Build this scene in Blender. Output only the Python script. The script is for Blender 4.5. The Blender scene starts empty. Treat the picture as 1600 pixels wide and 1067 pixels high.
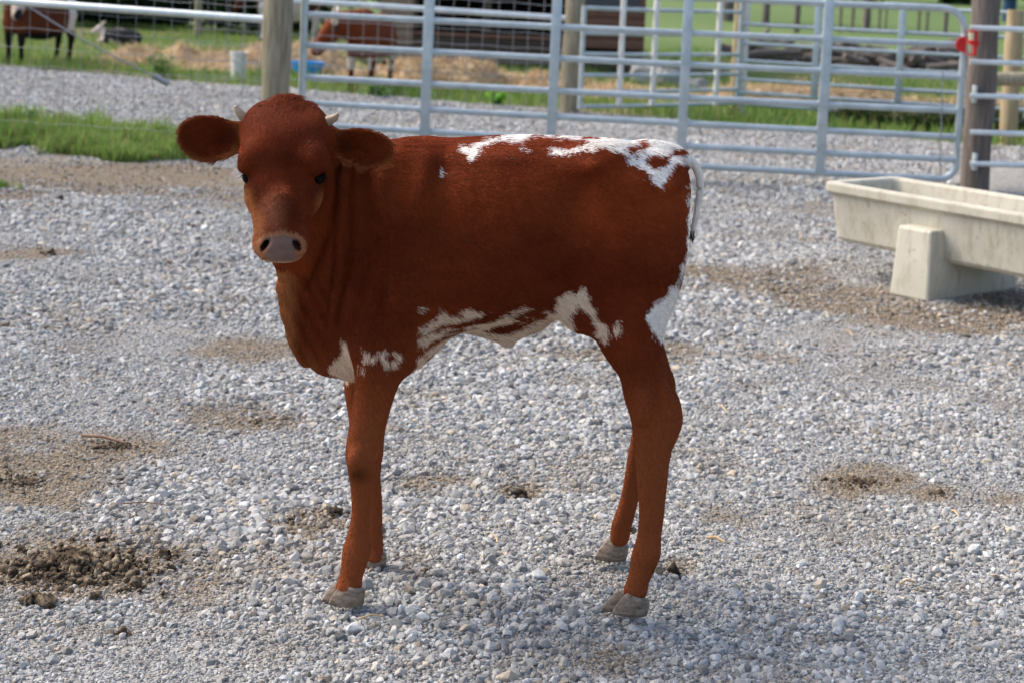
import bpy, bmesh, math, random, os
import numpy as np
from mathutils import Vector, Matrix
random.seed(7); RNG = np.random.default_rng(7)
R_ = math.radians

# ------------------------------------------------------------------ camera
scn = bpy.context.scene
COL = scn.collection
FOC = 2500.0; CAMH = 1.3; PPY = 130.0; PITCH = math.atan((PPY+45)/2500); ROLL = R_(2.5)   # PPY: row of the optical axis (the picture is a crop)
cF = np.array([0, math.cos(PITCH), -math.sin(PITCH)])
cR = np.array([math.cos(ROLL), math.sin(ROLL)*math.sin(PITCH), math.sin(ROLL)*math.cos(PITCH)])
cU = np.array([-math.sin(ROLL), math.cos(ROLL)*math.sin(PITCH), math.cos(ROLL)*math.cos(PITCH)])
cam_d = bpy.data.cameras.new('camera'); cam = bpy.data.objects.new('camera', cam_d); COL.objects.link(cam)
M = Matrix.Identity(4)
for i in range(3):
    M[i][0] = cR[i]; M[i][1] = cU[i]; M[i][2] = -cF[i]
M[2][3] = CAMH
cam.matrix_world = M
cam_d.shift_y = -(533.5-PPY)/1600; cam_d.sensor_width = 36; cam_d.lens = FOC/1600*36
cam_d.clip_start = 0.05; cam_d.clip_end = 2000
cam_d.dof.use_dof = True; cam_d.dof.focus_distance = 3.2; cam_d.dof.aperture_fstop = 5.6
scn.camera = cam

# ------------------------------------------------------------------ light
SUN_EL, SUN_AZ = R_(48), R_(-66)          # azimuth measured from +Y towards +X
w = bpy.data.worlds.new('World'); scn.world = w; w.use_nodes = True
nt = w.node_tree; bg = nt.nodes['Background']
sky = nt.nodes.new('ShaderNodeTexSky'); sky.sky_type = 'NISHITA'; sky.sun_disc = False
sky.sun_elevation = SUN_EL; sky.sun_rotation = SUN_AZ; sky.dust_density = 4.0; sky.air_density = 1.0
nt.links.new(sky.outputs[0], bg.inputs[0]); bg.inputs[1].default_value = 0.15
sl = bpy.data.lights.new('sun', 'SUN'); sl.energy = 1.5; sl.angle = R_(34); sl.color = (1.0, .91, .78)
so = bpy.data.objects.new('sun', sl); COL.objects.link(so)
sd = Vector((math.sin(SUN_AZ)*math.cos(SUN_EL), math.cos(SUN_AZ)*math.cos(SUN_EL), math.sin(SUN_EL)))
so.rotation_euler = sd.to_track_quat('Z', 'Y').to_euler()
scn.view_settings.view_transform = 'Standard'; scn.view_settings.look = 'None'
scn.view_settings.exposure = 0.96; scn.view_settings.gamma = 1.0
scn.cycles.use_denoising = True

# ------------------------------------------------------------------ helpers
def ray(px, py):
    u = (np.asarray(px, float)-800)/FOC; v = (PPY-np.asarray(py, float))/FOC
    return cF + u[..., None]*cR + v[..., None]*cU
def at(px, py, Y):                        # photo pixel (1600 px wide) at distance Y -> point
    d = ray(px, py); t = np.asarray(Y, float)/d[..., 1]
    p = d*t[..., None]; p[..., 2] += CAMH; return p
def gnd(px, py, z=0.0):
    d = ray(px, py); t = (z-CAMH)/d[..., 2]
    p = d*t[..., None]; p[..., 2] += CAMH; return p
def proj(P):
    Q = np.asarray(P, float)-np.array([0, 0, CAMH])
    f = Q@cF; f = np.where(np.abs(f) < 1e-4, 1e-4, f)
    return 800+FOC*(Q@cR)/f, PPY-FOC*(Q@cU)/f
def hash3(i, j, k, s):
    n = (i*374761393 + j*668265263 + k*2147483647 + s*1274126177).astype(np.int64) & 0xffffffff
    n = ((n ^ (n >> 13))*1274126177) & 0xffffffff
    n = n ^ (n >> 16)
    return (n & 0xffffff)/float(0xffffff)
def vnoise(P, f=1.0, s=0):
    P = np.asarray(P)*f; I = np.floor(P).astype(np.int64); F = P-I; F = F*F*(3-2*F)
    r = 0
    for a in (0, 1):
        for b in (0, 1):
            for c in (0, 1):
                wgt = (F[..., 0] if a else 1-F[..., 0])*(F[..., 1] if b else 1-F[..., 1])*(F[..., 2] if c else 1-F[..., 2])
                r = r+wgt*hash3(I[..., 0]+a, I[..., 1]+b, I[..., 2]+c, s)
    return r
def fbm(P, f=1.0, o=3, s=0):
    r = 0; a = .5; t = 0
    for i in range(o):
        r = r+a*vnoise(P, f*2**i, s+i*7); t += a; a *= .5
    return r/t
def inpoly(x, y, poly):
    c = np.zeros(x.shape, bool); n = len(poly)
    for i in range(n):
        x0, y0 = poly[i]; x1, y1 = poly[(i+1) % n]
        if y0 == y1: continue
        m = ((y0 > y) != (y1 > y)) & (x < (x1-x0)*(y-y0)/(y1-y0)+x0)
        c ^= m
    return c
def smooth(a, b, x):
    t = np.clip((x-a)/(b-a), 0, 1); return t*t*(3-2*t)
def crom(xs, ys, q):                      # smooth interpolation through nodes
    xs = np.asarray(xs, float); ys = np.asarray(ys, float)
    o = np.argsort(xs); xs = xs[o]; ys = ys[o]
    m = np.gradient(ys, xs) if len(xs) > 2 else np.full(len(xs), (ys[-1]-ys[0])/(xs[-1]-xs[0]))
    q = np.clip(q, xs[0], xs[-1]); i = np.clip(np.searchsorted(xs, q)-1, 0, len(xs)-2)
    h = xs[i+1]-xs[i]; t = (q-xs[i])/h
    return ((2*t**3-3*t**2+1)*ys[i]+(t**3-2*t**2+t)*h*m[i]+(-2*t**3+3*t**2)*ys[i+1]+(t**3-t**2)*h*m[i+1])

def tag(o, label=None, cat=None, group=None, kind=None):
    if label: o['label'] = label
    if cat: o['category'] = cat
    if group: o['group'] = group
    if kind: o['kind'] = kind
    return o
def empty(name, loc, rz=0):
    o = bpy.data.objects.new(name, None); COL.objects.link(o)
    o.location = tuple(float(v) for v in loc); o.rotation_euler = (0, 0, rz); o.empty_display_size = .1
    return o
def mesh_obj(name, V, F, mat, parent=None, shade=True):
    me = bpy.data.meshes.new(name)
    V = np.asarray(V, np.float32)
    if isinstance(F, np.ndarray) and F.ndim == 2:
        n, k = F.shape
        me.vertices.add(len(V)); me.vertices.foreach_set('co', V.ravel())
        me.loops.add(n*k); me.loops.foreach_set('vertex_index', F.astype(np.int32).ravel())
        me.polygons.add(n); me.polygons.foreach_set('loop_start', np.arange(0, n*k, k, dtype=np.int32))
        me.update(calc_edges=True); me.validate()
    else:
        me.from_pydata([tuple(map(float, v)) for v in V], [], F)
    me.polygons.foreach_set('use_smooth', [shade]*len(me.polygons))
    if mat: me.materials.append(mat)
    me.update()
    o = bpy.data.objects.new(name, me); COL.objects.link(o)
    if parent is not None: o.parent = parent
    return o
def add_attr(o, name, arr, typ='FLOAT'):
    a = o.data.attributes.new(name, typ, 'POINT')
    if typ == 'FLOAT': a.data.foreach_set('value', np.asarray(arr, np.float32).ravel())
    elif typ == 'FLOAT_COLOR':
        c = np.ones((len(arr), 4), np.float32); c[:, :3] = arr; a.data.foreach_set('color', c.ravel())
class MB:                                  # collects simple shapes into one mesh
    def __init__(s): s.V = []; s.F = []
    def add(s, V, F):
        n = len(s.V); s.V += [tuple(map(float, v)) for v in V]; s.F += [tuple(i+n for i in f) for f in F]
    def tube(s, pts, r, n=12, cap=True, jit=0):
        pts = [Vector(p) for p in pts]; rs = r if hasattr(r, '__len__') else [r]*len(pts)
        V = []; F = []; m = len(pts)
        t0 = (pts[1]-pts[0]).normalized(); up = Vector((0, 0, 1)) if abs(t0.z) < .9 else Vector((1, 0, 0))
        for i, p in enumerate(pts):
            t = (pts[min(i+1, m-1)]-pts[max(i-1, 0)]).normalized()
            a = t.cross(up); 
            if a.length < 1e-5: a = t.cross(Vector((0, 1, 0)))
            a.normalize(); b = a.cross(t).normalized()
            for k in range(n):
                an = 2*math.pi*k/n; rr = rs[i]*(1+jit*random.uniform(-1, 1))
                V.append(p+a*math.cos(an)*rr+b*math.sin(an)*rr)
        for i in range(m-1):
            for k in range(n):
                F.append((i*n+k, i*n+(k+1) % n, (i+1)*n+(k+1) % n, (i+1)*n+k))
        if cap:
            k0 = len(V); V += V[:n]+V[(m-1)*n:m*n]              # own cap rims, so the sides shade true
            F.append(tuple(k0+k for k in range(n))[::-1]); F.append(tuple(k0+n+k for k in range(n)))
        s.add(V, F)
    def box(s, c, sx, sy, sz, rz=0, axes=None):
        c = Vector(c)
        if axes is None:
            axes = (Vector((math.cos(rz), math.sin(rz), 0)), Vector((-math.sin(rz), math.cos(rz), 0)), Vector((0, 0, 1)))
        V = [c+axes[0]*a*sx/2+axes[1]*b*sy/2+axes[2]*d*sz/2 for a in (-1, 1) for b in (-1, 1) for d in (-1, 1)]
        s.add(V, [(0, 1, 3, 2), (4, 6, 7, 5), (0, 4, 5, 1), (2, 3, 7, 6), (0, 2, 6, 4), (1, 5, 7, 3)])
    def build(s, name, mat, parent=None, smooth_=True, bevel=0):
        o = mesh_obj(name, s.V, s.F, mat, parent, smooth_)
        if bevel:
            b = o.modifiers.new('b', 'BEVEL'); b.width = bevel; b.segments = 2; b.limit_method = 'ANGLE'
        return o

# ------------------------------------------------------------------ material helpers
def mat(name, col=(.5, .5, .5), rough=.7, metal=0, spec=.3):
    m = bpy.data.materials.new(name); m.use_nodes = True
    b = m.node_tree.nodes['Principled BSDF']
    b.inputs['Base Color'].default_value = (*col, 1); b.inputs['Roughness'].default_value = rough
    b.inputs['Metallic'].default_value = metal; b.inputs['Specular IOR Level'].default_value = spec
    return m
class N:
    def __init__(s, m): s.m = m; s.t = m.node_tree; s.b = s.t.nodes['Principled BSDF']
    def new(s, typ, **k):
        n = s.t.nodes.new(typ)
        for a, v in k.items(): setattr(n, a, v)
        return n
    def l(s, a, b): s.t.links.new(a, b)
    def noise(s, scale, detail=4, rough=.6, vec=None, dist=0):
        n = s.new('ShaderNodeTexNoise'); n.inputs['Scale'].default_value = scale; n.inputs['Detail'].default_value = detail
        n.inputs['Roughness'].default_value = rough; n.inputs['Distortion'].default_value = dist
        if vec is not None: s.l(vec, n.inputs['Vector'])
        return n
    def coord(s, sc=None, kind='Object'):
        c = s.new('ShaderNodeTexCoord')
        if sc is None: return c.outputs[kind]
        mp = s.new('ShaderNodeMapping'); mp.inputs['Scale'].default_value = sc; s.l(c.outputs[kind], mp.inputs['Vector']); return mp.outputs[0]
    def ramp(s, fac, stops):
        r = s.new('ShaderNodeValToRGB'); e = r.color_ramp.elements
        while len(e) < len(stops): e.new(.5)
        for i, (p, c) in enumerate(stops): e[i].position = p; e[i].color = (*c, 1) if len(c) == 3 else c
        s.l(fac, r.inputs[0]); return r.outputs[0]
    def mix(s, fac, a, b, mode='MIX'):
        n = s.new('ShaderNodeMix', data_type='RGBA', blend_type=mode)
        for sock, v in ((n.inputs[0], fac), (n.inputs[6], a), (n.inputs[7], b)):
            if hasattr(v, 'is_linked') or hasattr(v, 'links'): s.l(v, sock)
            elif isinstance(v, (int, float)): sock.default_value = v
            else: sock.default_value = (*v, 1)
        return n.outputs[2]
    def bump(s, h, strength=.5, dist=.01):
        n = s.new('ShaderNodeBump'); n.inputs['Strength'].default_value = strength; n.inputs['Distance'].default_value = dist
        s.l(h, n.inputs['Height']); s.l(n.outputs[0], s.b.inputs['Normal']); return n
    def attr(s, name, typ='GEOMETRY'):
        n = s.new('ShaderNodeAttribute', attribute_name=name, attribute_type=typ); return n
    def color(s, c): s.l(c, s.b.inputs['Base Color'])

def noisy(name, stops, scale=5, rough=.8, sc=None, bump=.3, bscale=None, bdist=.01, metal=0, spec=.3, dist=0):
    m = mat(name, rough=rough, metal=metal, spec=spec); n = N(m)
    v = n.coord(sc); t = n.noise(scale, 6, .65, v, dist)
    n.color(n.ramp(t.outputs[0], stops))
    b = n.noise(bscale or scale*3, 6, .7, v); n.bump(b.outputs[0], bump, bdist)
    return m
M_GALV = noisy('galvanised_steel', [(.3, (.34, .40, .42)), (.7, (.52, .58, .60))], 9, .42, bump=.12, metal=.4, spec=.5)
M_GALVR = noisy('bright_galvanised', [(.3, (.55, .61, .62)), (.7, (.74, .79, .80))], 10, .35, bump=.05, metal=.5, spec=.5)
M_WIRE = mat('fence_wire', (.30, .31, .32), .5, .5)
M_WOOD = noisy('weathered_wood', [(.25, (.13, .11, .075)), (.5, (.26, .23, .16)), (.75, (.38, .34, .25))], 6, .85, sc=(7, 7, .8), bump=.6, bscale=14, bdist=.01)
M_WOODD = noisy('dark_wood', [(.25, (.07, .055, .05)), (.5, (.15, .125, .11)), (.75, (.25, .21, .18))], 6, .85, sc=(8, 8, .7), bump=.7, bscale=14, bdist=.012)
M_WOODY = noisy('yellow_wood', [(.25, (.26, .19, .10)), (.7, (.46, .37, .23))], 5, .85, sc=(5, 5, .8), bump=.4)
M_RED = noisy('red_paint', [(.3, (.5, .012, .012)), (.7, (.66, .02, .02))], 20, .4, bump=.05)
M_WHITE = noisy('white_plastic', [(.3, (.62, .60, .56)), (.7, (.80, .79, .76))], 8, .5, bump=.05)
# ------------------------------------------------------------------ ground
def hgt(x, y):
    P = np.stack([x, y, np.zeros_like(x)], -1)
    return .035*(fbm(P, .9, 3, 3)-.5)*smooth(2.6, 5.0, y)+.012*(fbm(P, 3.1, 2, 9)-.5)
DIRT = [(170,278,250,30,1.25),(60,262,200,22,.8),(345,300,100,24,.7),(40,300,80,20,.6),(1110,428,90,16,.8),(1210,442,130,22,1.05),(1330,468,160,26,1.1),
        (1500,500,170,30,1.1),(1620,470,120,22,.8),(1440,462,80,14,.7),(50,745,160,48,1.2),(190,705,120,32,1.1),(60,690,130,30,.5),(370,655,100,28,.95),(390,548,85,22,1.1),
        (110,885,190,58,1.3),(300,905,130,60,.6),(480,815,80,26,.7),(1350,752,90,26,1.3),(1455,772,34,12,.9),(1570,782,26,10,.6),
        (660,890,60,30,.5),(1055,890,40,16,.9),(1130,545,120,22,.35),(1200,560,60,10,.5),(810,772,45,12,.8),(960,560,80,20,.35),(700,470,220,20,.45),
        (250,1000,120,40,.35),(960,1040,80,30,.4),(1180,1050,120,30,.4),(680,760,60,16,.3),(250,640,60,12,.4),(90,590,90,12,.3),(1280,330,40,12,.6),
        (75,400,50,8,.8),(8,404,22,6,1.),(650,310,60,10,.3),(200,560,90,16,.25),(860,360,60,12,.3),(1150,800,60,20,.25),(1300,1000,70,18,.3),(520,700,60,14,.3)]
def dirtf(x, y):
    z = np.zeros_like(x); X, Y_ = proj(np.stack([x, y, z], -1)); P = np.stack([x, y, z], -1)
    n = fbm(P, 5., 4, 21); n2 = fbm(P, 22., 2, 31); r = np.zeros_like(x)
    for cx, cy, rx, ry, s in DIRT:
        q = np.sqrt(((X-cx)/rx)**2+((Y_-cy)/ry)**2)
        r = np.maximum(r, s*(1-smooth(.35, 1.35, q)))
    r = np.clip(r*1.25+(n-.5)*1.3*(r > .02)+(n2-.5)*.9*(r > .02)-.12, 0, 1)
    return np.clip(r+.34*smooth(.50, .74, n), 0, 1)
# near edge / far edge of the gravel, in world metres
RA = gnd(0, 104); RB = gnd(1600, 232)
def road_far(x): return RA[1]+(x-RA[0])*(RB[1]-RA[1])/(RB[0]-RA[0])

xs = np.arange(-9, 9.01, .05); ys = np.arange(-4, 21, .05)
gx, gy = np.meshgrid(xs, ys, indexing='ij')
hz = hgt(gx, gy)
nx, ny = gx.shape
idx = np.arange(nx*ny).reshape(nx, ny)
Fq = np.stack([idx[:-1, :-1], idx[1:, :-1], idx[1:, 1:], idx[:-1, 1:]], -1).reshape(-1, 4)
ctr = (gx[:-1, :-1].ravel()+.025, gy[:-1, :-1].ravel()+.025)
wob = .25*(fbm(np.stack([ctr[0], ctr[1], ctr[0]*0], -1), 1.4, 3, 5)-.5)
Fq = Fq[ctr[1] < road_far(ctr[0])+wob]
mg = mat('gravel', rough=.9, spec=.2); n = N(mg)
co = n.coord()
v1 = n.new('ShaderNodeTexVoronoi'); v1.inputs['Scale'].default_value = 55; n.l(co, v1.inputs['Vector'])
v2 = n.new('ShaderNodeTexVoronoi'); v2.inputs['Scale'].default_value = 130; n.l(co, v2.inputs['Vector'])
nz = n.noise(2.5, 5, .6, co)
c1 = n.ramp(v1.outputs['Color'], [(.1, (.22, .22, .215)), (.5, (.35, .35, .34)), (.9, (.50, .495, .48))])
c2 = n.ramp(v2.outputs['Color'], [(.1, (.20, .20, .205)), (.6, (.36, .36, .36)), (.95, (.50, .49, .47))])
cg = n.mix(.5, c1, c2)
cg = n.mix(n.ramp(nz.outputs[0], [(.4, (0, 0, 0)), (.7, (.35, .35, .35))]), cg, (.33, .30, .26))
n3 = n.noise(60, 5, .7, co)
cd = n.ramp(n3.outputs[0], [(.3, (.09, .065, .045)), (.5, (.21, .165, .115)), (.7, (.36, .30, .22))])
da = n.attr('dirt')
n.color(n.mix(da.outputs['Fac'], cg, cd))
mx = n.new('ShaderNodeMath', operation='ADD'); n.l(v1.outputs['Distance'], mx.inputs[0]); n.l(v2.outputs['Distance'], mx.inputs[1])
mi = n.new('ShaderNodeMath', operation='MULTIPLY'); mi.inputs[1].default_value = -1; n.l(mx.outputs[0], mi.inputs[0])
n.bump(mi.outputs[0], .9, .012)
yard = mesh_obj('gravel_yard', np.stack([gx, gy, hz+.004], -1).reshape(-1, 3), Fq, mg)
yard['kind'] = 'structure'
add_attr(yard, 'dirt', dirtf(gx.ravel(), gy.ravel()))

mgr = mat('pasture', rough=.95, spec=.1); n = N(mgr); co = n.coord()
na = n.noise(.5, 6, .6, co); nb = n.noise(9, 5, .7, co); nc = n.noise(.035, 3, .5, co)
g1 = n.ramp(nb.outputs[0], [(.3, (.035, .06, .015)), (.5, (.075, .13, .03)), (.72, (.14, .19, .06))])
g2 = n.ramp(nb.outputs[0], [(.3, (.10, .07, .045)), (.6, (.24, .19, .12)), (.8, (.34, .28, .18))])
near = n.mix(n.ramp(na.outputs[0], [(.45, (0, 0, 0)), (.62, (.8, .8, .8))]), g1, g2)
far = n.ramp(nc.outputs[0], [(.3, (.085, .135, .045)), (.7, (.135, .19, .07))])
sp = n.new('ShaderNodeSeparateXYZ'); n.l(co, sp.inputs[0])
fr = n.new('ShaderNodeMapRange'); fr.inputs[1].default_value = 28; fr.inputs[2].default_value = 36; n.l(sp.outputs[1], fr.inputs[0])
n.color(n.mix(fr.outputs[0], near, far)); n.bump(nb.outputs[0], .6, .04)
gp = np.array([[x, y, 0] for x in np.linspace(-500, 500, 41) for y in np.linspace(-60, 940, 41)], float)
ii = np.arange(41*41).reshape(41, 41)
gp[:, 2] = np.where(gp[:, 1] > 200, (gp[:, 1]-200)*.004, -.03)
ground = mesh_obj('ground', gp, np.stack([ii[:-1, :-1], ii[1:, :-1], ii[1:, 1:], ii[:-1, 1:]], -1).reshape(-1, 4), mgr)
ground['kind'] = 'structure'

# ---- stones: instanced crushed limestone
def wedge_points(y0, y1, dens, marg=.35):
    A = 0; out = []
    hw = lambda y: .335*y+marg
    n_ = int(dens*(hw(y0)+hw(y1))*(y1-y0))
    y = RNG.uniform(y0, y1, n_*2); x = RNG.uniform(-hw(y1), hw(y1), n_*2)
    k = np.abs(x) < hw(y); return x[k][:n_], y[k][:n_]
HOOFPX = [(540, 944), (530, 938), (585, 884), (985, 958), (972, 952), (955, 872), (958, 866)]
def stones(name, label, x, y, smin, smed, smax, sig, seed):
    P = np.stack([x, y, x*0], -1)
    d = dirtf(x, y)
    pat = fbm(P, 1.7, 3, 77)                     # coarser and finer patches
    s = np.clip(smed*np.exp(RNG.normal(0, sig, len(x)))*(1+1.6*(pat-.5)), smin, smax)
    s *= (1-.35*d)
    z = hgt(x, y)+.004+s*RNG.uniform(-.15, .22, len(x))
    keep = RNG.random(len(x)) > .45*d
    for hx_, hy_ in HOOFPX:
        q = gnd(hx_, hy_); keep &= ~((np.hypot((x-q[0])/.050, (y-q[1])/.038) < 1))
    x, y, z, s, d = x[keep], y[keep], z[keep], s[keep], d[keep]
    me = bpy.data.meshes.new(name); me.vertices.add(len(x))
    me.vertices.foreach_set('co', np.stack([x, y, z], -1).astype(np.float32).ravel())
    o = bpy.data.objects.new(name, me); COL.objects.link(o); tag(o, label, 'gravel', kind='stuff')
    v = RNG.random(len(x)); base = .24+.28*v**1.1
    base = np.where(RNG.random(len(x)) < .16, base*.58, base); base = np.where(RNG.random(len(x)) < .12, base*1.3, base)
    hue = RNG.normal(0, 1, len(x))[:, None]*np.array([.016, .0, -.022])
    c = base[:, None]*(np.array([1.0, .995, .970])+hue)
    tanm = (RNG.random(len(x)) < .07)[:, None]; c = np.where(tanm, base[:, None]*np.array([1.08, .93, .74]), c)
    br = np.stack([.27+0*x, .205+0*x, .135+0*x], -1)*(.30+1.15*RNG.random(len(x)))[:, None]
    dd = np.clip(d*1.15, 0, 1)[:, None]*np.where(RNG.random(len(x)) < .28, .18, .55+.45*RNG.random(len(x)))[:, None]
    c = np.clip(c*(1-dd)+br*dd, .02, .85)
    add_attr(o, 'tint', c, 'FLOAT_COLOR'); add_attr(o, 'siz', s)
    a = me.attributes.new('rot', 'FLOAT_VECTOR', 'POINT')
    rot = np.stack([RNG.normal(0, .5, len(x)), RNG.normal(0, .5, len(x)), RNG.uniform(0, 6.28, len(x))], -1)
    a.data.foreach_set('vector', rot.astype(np.float32).ravel())
    ng = bpy.data.node_groups.new(name, 'GeometryNodeTree')
    ng.interface.new_socket('Geometry', in_out='INPUT', socket_type='NodeSocketGeometry')
    ng.interface.new_socket('Geometry', in_out='OUTPUT', socket_type='NodeSocketGeometry')
    nn = ng.nodes; L = ng.links.new
    gi = nn.new('NodeGroupInput'); go = nn.new('NodeGroupOutput')
    g2i = nn.new('GeometryNodeGeometryToInstance')
    for kx in range(12):
        ic = nn.new('GeometryNodeMeshIcoSphere'); ic.inputs['Radius'].default_value = .5; ic.inputs['Subdivisions'].default_value = 2
        no = nn.new('ShaderNodeTexNoise'); no.noise_dimensions = '4D'; no.inputs['W'].default_value = kx*3.7+seed
        no.inputs['Scale'].default_value = 1.9; no.inputs['Detail'].default_value = 1
        sb = nn.new('ShaderNodeVectorMath'); sb.operation = 'SUBTRACT'; sb.inputs[1].default_value = (.5, .5, .5)
        scl = nn.new('ShaderNodeVectorMath'); scl.operation = 'SCALE'; scl.inputs['Scale'].default_value = 1.15
        sp_ = nn.new('GeometryNodeSetPosition'); ch = nn.new('GeometryNodeConvexHull'); tr = nn.new('GeometryNodeTransform')
        rr = random.Random(kx+seed)
        tr.inputs['Scale'].default_value = (rr.uniform(.95, 1.3), rr.uniform(.75, 1.0), rr.uniform(.55, .85))
        L(no.outputs['Color'], sb.inputs[0]); L(sb.outputs[0], scl.inputs[0]); L(scl.outputs[0], sp_.inputs['Offset'])
        L(ic.outputs[0], sp_.inputs['Geometry']); L(sp_.outputs[0], ch.inputs[0]); L(ch.outputs[0], tr.inputs[0]); L(tr.outputs[0], g2i.inputs[0])
    sm = nn.new('GeometryNodeSetMaterial'); sm.inputs['Material'].default_value = M_STONE
    ins = nn.new('GeometryNodeInstanceOnPoints'); ins.inputs['Pick Instance'].default_value = True
    L(g2i.outputs[0], ins.inputs['Instance'])
    def na(nm, t):
        q = nn.new('GeometryNodeInputNamedAttribute'); q.data_type = t; q.inputs['Name'].default_value = nm; return q.outputs[0]
    L(na('rot', 'FLOAT_VECTOR'), ins.inputs['Rotation']); L(na('siz', 'FLOAT'), ins.inputs['Scale'])
    L(gi.outputs[0], ins.inputs['Points']); L(ins.outputs[0], sm.inputs[0]); L(sm.outputs[0], go.inputs[0])
    md = o.modifiers.new('stones', 'NODES'); md.node_group = ng
    return o
M_STONE = mat('limestone_stone', rough=.85, spec=.25); n = N(M_STONE)
ta = n.attr('tint', 'INSTANCER'); cs = n.coord((1, 1, 1)); ns = n.noise(5, 4, .6, cs)
n.color(n.mix(.5, ta.outputs['Color'], n.mix(1.0, ta.outputs['Color'], n.ramp(ns.outputs[0], [(.3, (.65, .66, .68)), (.7, (1.3, 1.3, 1.28))]), 'MULTIPLY')))
nb = n.noise(9, 5, .7, cs); n.bump(nb.outputs[0], .35, .04)
if True:
    x1, y1 = wedge_points(2.3, 5.4, 25000, .3); x2, y2 = wedge_points(5.4, 9., 8500, .5); x3, y3 = wedge_points(9., 18.8, 2200, .5); x2, y2 = np.concatenate([x2, x3]), np.concatenate([y2, y3]); k = (y2 < road_far(x2)-.1); x2, y2 = x2[k], y2[k]
    cc = lambda a, b: np.concatenate([np.full(len(x1), a), np.full(len(x2), b)])
    stones('gravel_stones', 'loose grey crushed limestone covering the yard under the calf', np.concatenate([x1, x2]), np.concatenate([y1, y2]),
           cc(.0032, .0045), np.concatenate([np.full(len(x1), .0070), .0100+.0010*np.clip(y2-6, 0, 8)]), cc(.030, .034), .48, 1)
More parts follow.
